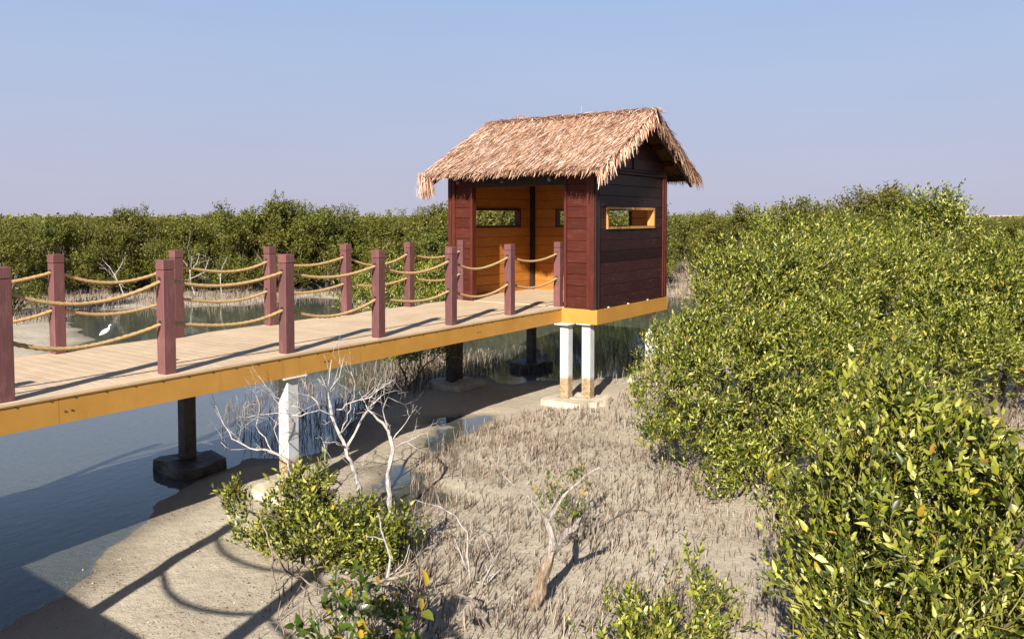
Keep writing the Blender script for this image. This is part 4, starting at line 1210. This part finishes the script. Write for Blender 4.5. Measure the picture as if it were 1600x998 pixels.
D1 = [
    [(568, 790, 8.8, .034), (556, 740, 8.8, .028), (541, 700, 8.8, .025), (522, 660, 8.8, .018), (515, 625, 8.8, .014)],
    [(541, 700, 8.8, .020), (560, 665, 8.9, .014), (575, 640, 9.0, .010), (600, 615, 9.1, .006)],
    [(515, 632, 8.8, .014), (513, 600, 8.8, .011), (518, 562, 8.8, .006)],
    [(513, 612, 8.8, .010), (530, 590, 8.9, .007), (536, 563, 8.9, .004)],
    [(522, 650, 8.8, .013), (500, 640, 8.7, .010), (470, 650, 8.6, .008), (430, 645, 8.6, .007), (385, 652, 8.6, .004)],
    [(526, 640, 8.8, .012), (550, 628, 8.7, .010), (580, 620, 8.6, .008), (616, 593, 8.6, .004)],
    [(500, 640, 8.7, .010), (480, 610, 8.7, .007), (470, 590, 8.6, .004)],
    [(541, 700, 8.8, .014), (525, 690, 8.6, .009), (505, 690, 8.5, .007), (508, 728, 8.4, .004)],
    [(530, 680, 8.8, .010), (548, 640, 8.7, .008), (555, 600, 8.7, .005), (548, 580, 8.7, .003)],
]
dead('dead_shrub', 'tall bleached dead shrub with forked twigs in front of the concrete pile', 'dead shrub', 570, 8.8, D1, seed=3, twiggy=7.0)
D2 = [
    [(470, 765, 8.5, .018), (450, 720, 8.5, .014), (425, 705, 8.5, .012), (390, 700, 8.5, .010), (362, 685, 8.5, .007), (340, 640, 8.5, .004), (332, 618, 8.5, .003)],
    [(425, 705, 8.5, .009), (400, 665, 8.6, .007), (405, 630, 8.6, .006), (394, 608, 8.6, .003)],
    [(450, 720, 8.5, .008), (428, 670, 8.5, .006), (440, 640, 8.6, .005), (410, 595, 8.6, .003), (395, 575, 8.6, .002)],
    [(390, 700, 8.5, .007), (360, 702, 8.4, .005), (345, 690, 8.4, .003)],
    [(440, 660, 8.5, .006), (475, 640, 8.5, .005), (430, 620, 8.6, .005), (412, 600, 8.6, .002)],
]
dead('dead_shrub', 'thin bleached dead shrub reaching sideways over the creek edge', 'dead shrub', 475, 8.5, D2, seed=4, twiggy=7.5)
D3 = [
    [(612, 790, 8.6, .030), (606, 740, 8.6, .030), (614, 700, 8.6, .026), (606, 672, 8.6, .016), (590, 655, 8.7, .013), (575, 640, 8.8, .008), (560, 610, 8.8, .004)],
    [(614, 702, 8.6, .014), (635, 690, 8.5, .008), (668, 676, 8.4, .004), (672, 700, 8.4, .002)],
    [(606, 672, 8.6, .010), (598, 640, 8.6, .007), (606, 620, 8.7, .004), (632, 632, 8.7, .002)],
    [(612, 690, 8.6, .010), (640, 650, 8.6, .005), (636, 640, 8.6, .003)],
]
dead('dead_shrub', 'short pale dead trunk with one crooked arm beside the brown puddle', 'dead shrub', 612, 8.6, D3, seed=5, twiggy=6.0)
D4 = [
    [(826, 966, 6.55, .050), (838, 935, 6.55, .058), (856, 880, 6.6, .050), (864, 850, 6.62, .040), (858, 825, 6.66, .036), (852, 808, 6.68, .026)],
    [(864, 862, 6.62, .026), (876, 848, 6.5, .036), (890, 828, 6.4, .040), (902, 818, 6.35, .030)],
    [(858, 815, 6.66, .020), (880, 775, 6.7, .014), (915, 742, 6.75, .012), (940, 728, 6.8, .010), (968, 730, 6.85, .008), (990, 750, 6.9, .003)],
    [(852, 808, 6.68, .014), (835, 785, 6.7, .009), (800, 755, 6.75, .008), (776, 730, 6.8, .006), (780, 712, 6.8, .005), (790, 697, 6.8, .003)],
    [(854, 805, 6.68, .010), (866, 785, 6.7, .009), (872, 765, 6.7, .004)],
    [(915, 742, 6.75, .007), (935, 750, 6.8, .005), (950, 764, 6.85, .002)],
    [(842, 815, 6.68, .008), (832, 798, 6.7, .005)],
]
dead('dead_stump', 'forked dead stump leaning on the root field with two arching bare arms', 'stump', 828, 6.55, D4, 'stump', seed=6, twiggy=0.3)
D5 = [
    [(735, 920, 7.0, .014), (732, 880, 7.0, .012), (730, 830, 7.0, .009), (712, 805, 7.05, .007), (685, 790, 7.1, .005), (648, 780, 7.1, .003)],
    [(730, 890, 7.0, .010), (718, 860, 7.0, .007), (710, 840, 7.0, .004)],
    [(752, 920, 6.9, .012), (762, 895, 6.9, .009), (772, 875, 6.9, .006), (755, 835, 6.95, .003)],
    [(772, 880, 6.9, .007), (782, 858, 6.9, .003)],
    [(690, 793, 7.1, .004), (682, 770, 7.1, .002)],
    [(736, 905, 7.0, .008), (760, 912, 6.9, .008), (780, 890, 6.85, .005)],
]
dead('dead_sapling', 'slim bleached dead sapling standing among roots near the forked stump', 'dead sapling', 738, 7.0, D5, seed=9, twiggy=3.0)
D6 = [
    [(612, 925, 6.6, .018), (606, 900, 6.6, .014), (610, 870, 6.6, .010), (600, 840, 6.6, .008), (590, 800, 6.6, .004)],
    [(600, 842, 6.6, .006), (585, 838, 6.6, .005), (570, 836, 6.6, .003)],
    [(606, 900, 6.6, .008), (630, 880, 6.6, .005), (640, 850, 6.6, .003)],
]
dead('dead_stick', 'single white bare stick poking up in front of the yellow green bush', 'dead stick', 612, 6.6, D6, seed=10, twiggy=1.5)
D7 = [
    [(430, 890, 6.9, .012), (425, 860, 6.9, .010), (410, 820, 6.95, .008), (402, 790, 7.0, .006), (384, 782, 7.0, .003)],
    [(425, 860, 6.9, .010), (445, 890, 6.8, .010), (470, 905, 6.7, .010)],
]
dead('dead_stick', 'crooked brown stick beside the bare sunlit mud at the bush edge', 'dead stick', 430, 6.9, D7, 'twig', seed=12, twiggy=1.5)
D8 = [
    [(492, 908, 6.3, .014), (530, 898, 6.3, .021), (575, 912, 6.2, .020), (620, 902, 6.2, .017), (652, 892, 6.25, .008)],
    [(560, 905, 6.2, .014), (575, 930, 6.0, .012), (600, 940, 6.0, .008), (630, 945, 5.9, .004)],
    [(540, 900, 6.3, .012), (500, 920, 6.1, .010), (470, 900, 6.1, .006), (440, 905, 6.1, .003)],
    [(590, 915, 6.2, .012), (560, 940, 6.0, .010), (530, 935, 5.9, .005)],
    [(470, 915, 6.1, .010), (490, 950, 5.9, .008), (520, 985, 5.7, .005)],
    [(600, 912, 6.2, .010), (640, 880, 6.3, .006), (655, 860, 6.3, .003)],
    [(470, 915, 6.1, .010), (450, 945, 5.9, .008), (430, 985, 5.7, .005)],
    [(630, 906, 6.2, .010), (650, 930, 6.0, .008), (690, 925, 5.9, .003)],
]
dead('fallen_branch', 'tangle of grey brown fallen branches under the yellow green bush', 'branches', 560, 6.2, D8, 'twig', seed=13, twiggy=9.0, trunk_name='log')
D9 = [
    [(770, 965, 6.2, .016), (748, 955, 6.25, .016), (735, 935, 6.3, .012), (715, 928, 6.3, .006)],
]
dead('fallen_branch', 'short brown fallen branch lying left of the stump foot', 'branches', 768, 6.25, D9, 'twig', seed=14, twiggy=1.0, trunk_name='log')
for i, (px, d, lb, pth) in enumerate((
    (192, 33.5, 'white dead shrub on the far bank, just above the egret', [[(195, 462, 33.5, .04), (185, 440, 33.5, .035), (172, 418, 33.5, .02), (160, 405, 33.5, .012)], [(180, 430, 33.5, .025), (190, 412, 33.5, .015), (196, 402, 33.5, .01)], [(185, 440, 33.5, .02), (165, 420, 33.3, .012), (155, 418, 33.3, .01)]]),
    (308, 33.5, 'white dead shrub on the far bank with many upright arms', [[(305, 462, 33.5, .045), (298, 440, 33.5, .04), (296, 420, 33.5, .028), (285, 405, 33.5, .015)], [(296, 425, 33.5, .028), (308, 410, 33.5, .02), (312, 396, 33.5, .012)], [(298, 435, 33.5, .03), (320, 425, 33.5, .02), (326, 405, 33.5, .012)], [(297, 428, 33.5, .02), (300, 400, 33.5, .012)], [(290, 420, 33.5, .02), (282, 408, 33.5, .012)]]),
    (345, 34, 'slender white dead sapling leaning on the far bank', [[(346, 460, 34, .035), (344, 430, 34, .03), (350, 412, 34, .016), (356, 400, 34, .01)], [(344, 432, 34, .02), (335, 420, 34, .012)]]))):
    dead('dead_shrub', lb, 'dead shrub', px, d, pth, seed=20 + i, twiggy=2.6, tw=2.6, thin=0.6)

# ------------------------------------------------------------------ the egret
ex, ey, _ = on_ground(167, 533, Z_WATER)
eg = empty('egret', (ex, ey, min(gz(ex, ey), Z_WATER)), 0)
tag(eg, 'small white egret wading in the creek beyond the boardwalk', 'egret')
Rr = np.array([RGT[0], RGT[1], 0]); Uz = np.array([0, 0, 1.0])
def E(a, z): return Rr * a + Uz * z
wz = Z_WATER - eg.location[2]
m = MB()
m.tube([E(-.20, .16 + wz), E(-.16, .19 + wz), E(-.09, .235 + wz), E(-.01, .275 + wz), E(.05, .32 + wz), E(.075, .355 + wz), E(.065, .39 + wz), E(.075, .42 + wz), E(.10, .44 + wz), E(.135, .438 + wz)],
       [.010, .035, .062, .070, .048, .026, .019, .018, .026, .012], 12)
obj('body', m.mesh('body', smooth=True), M['feather'], eg)
m = MB(); m.tube([E(.13, .438 + wz), E(.21, .425 + wz)], [.010, .002], 6); obj('bill', m.mesh('bill'), M['bill'], eg)
for s in (-.03, .02):
    m = MB(); m.tube([E(s - .01, .22 + wz), E(s + .012, .11 + wz), E(s, -0.01)], [.012, .007, .006], 5); obj('leg', m.mesh('leg'), M['bill'], eg)
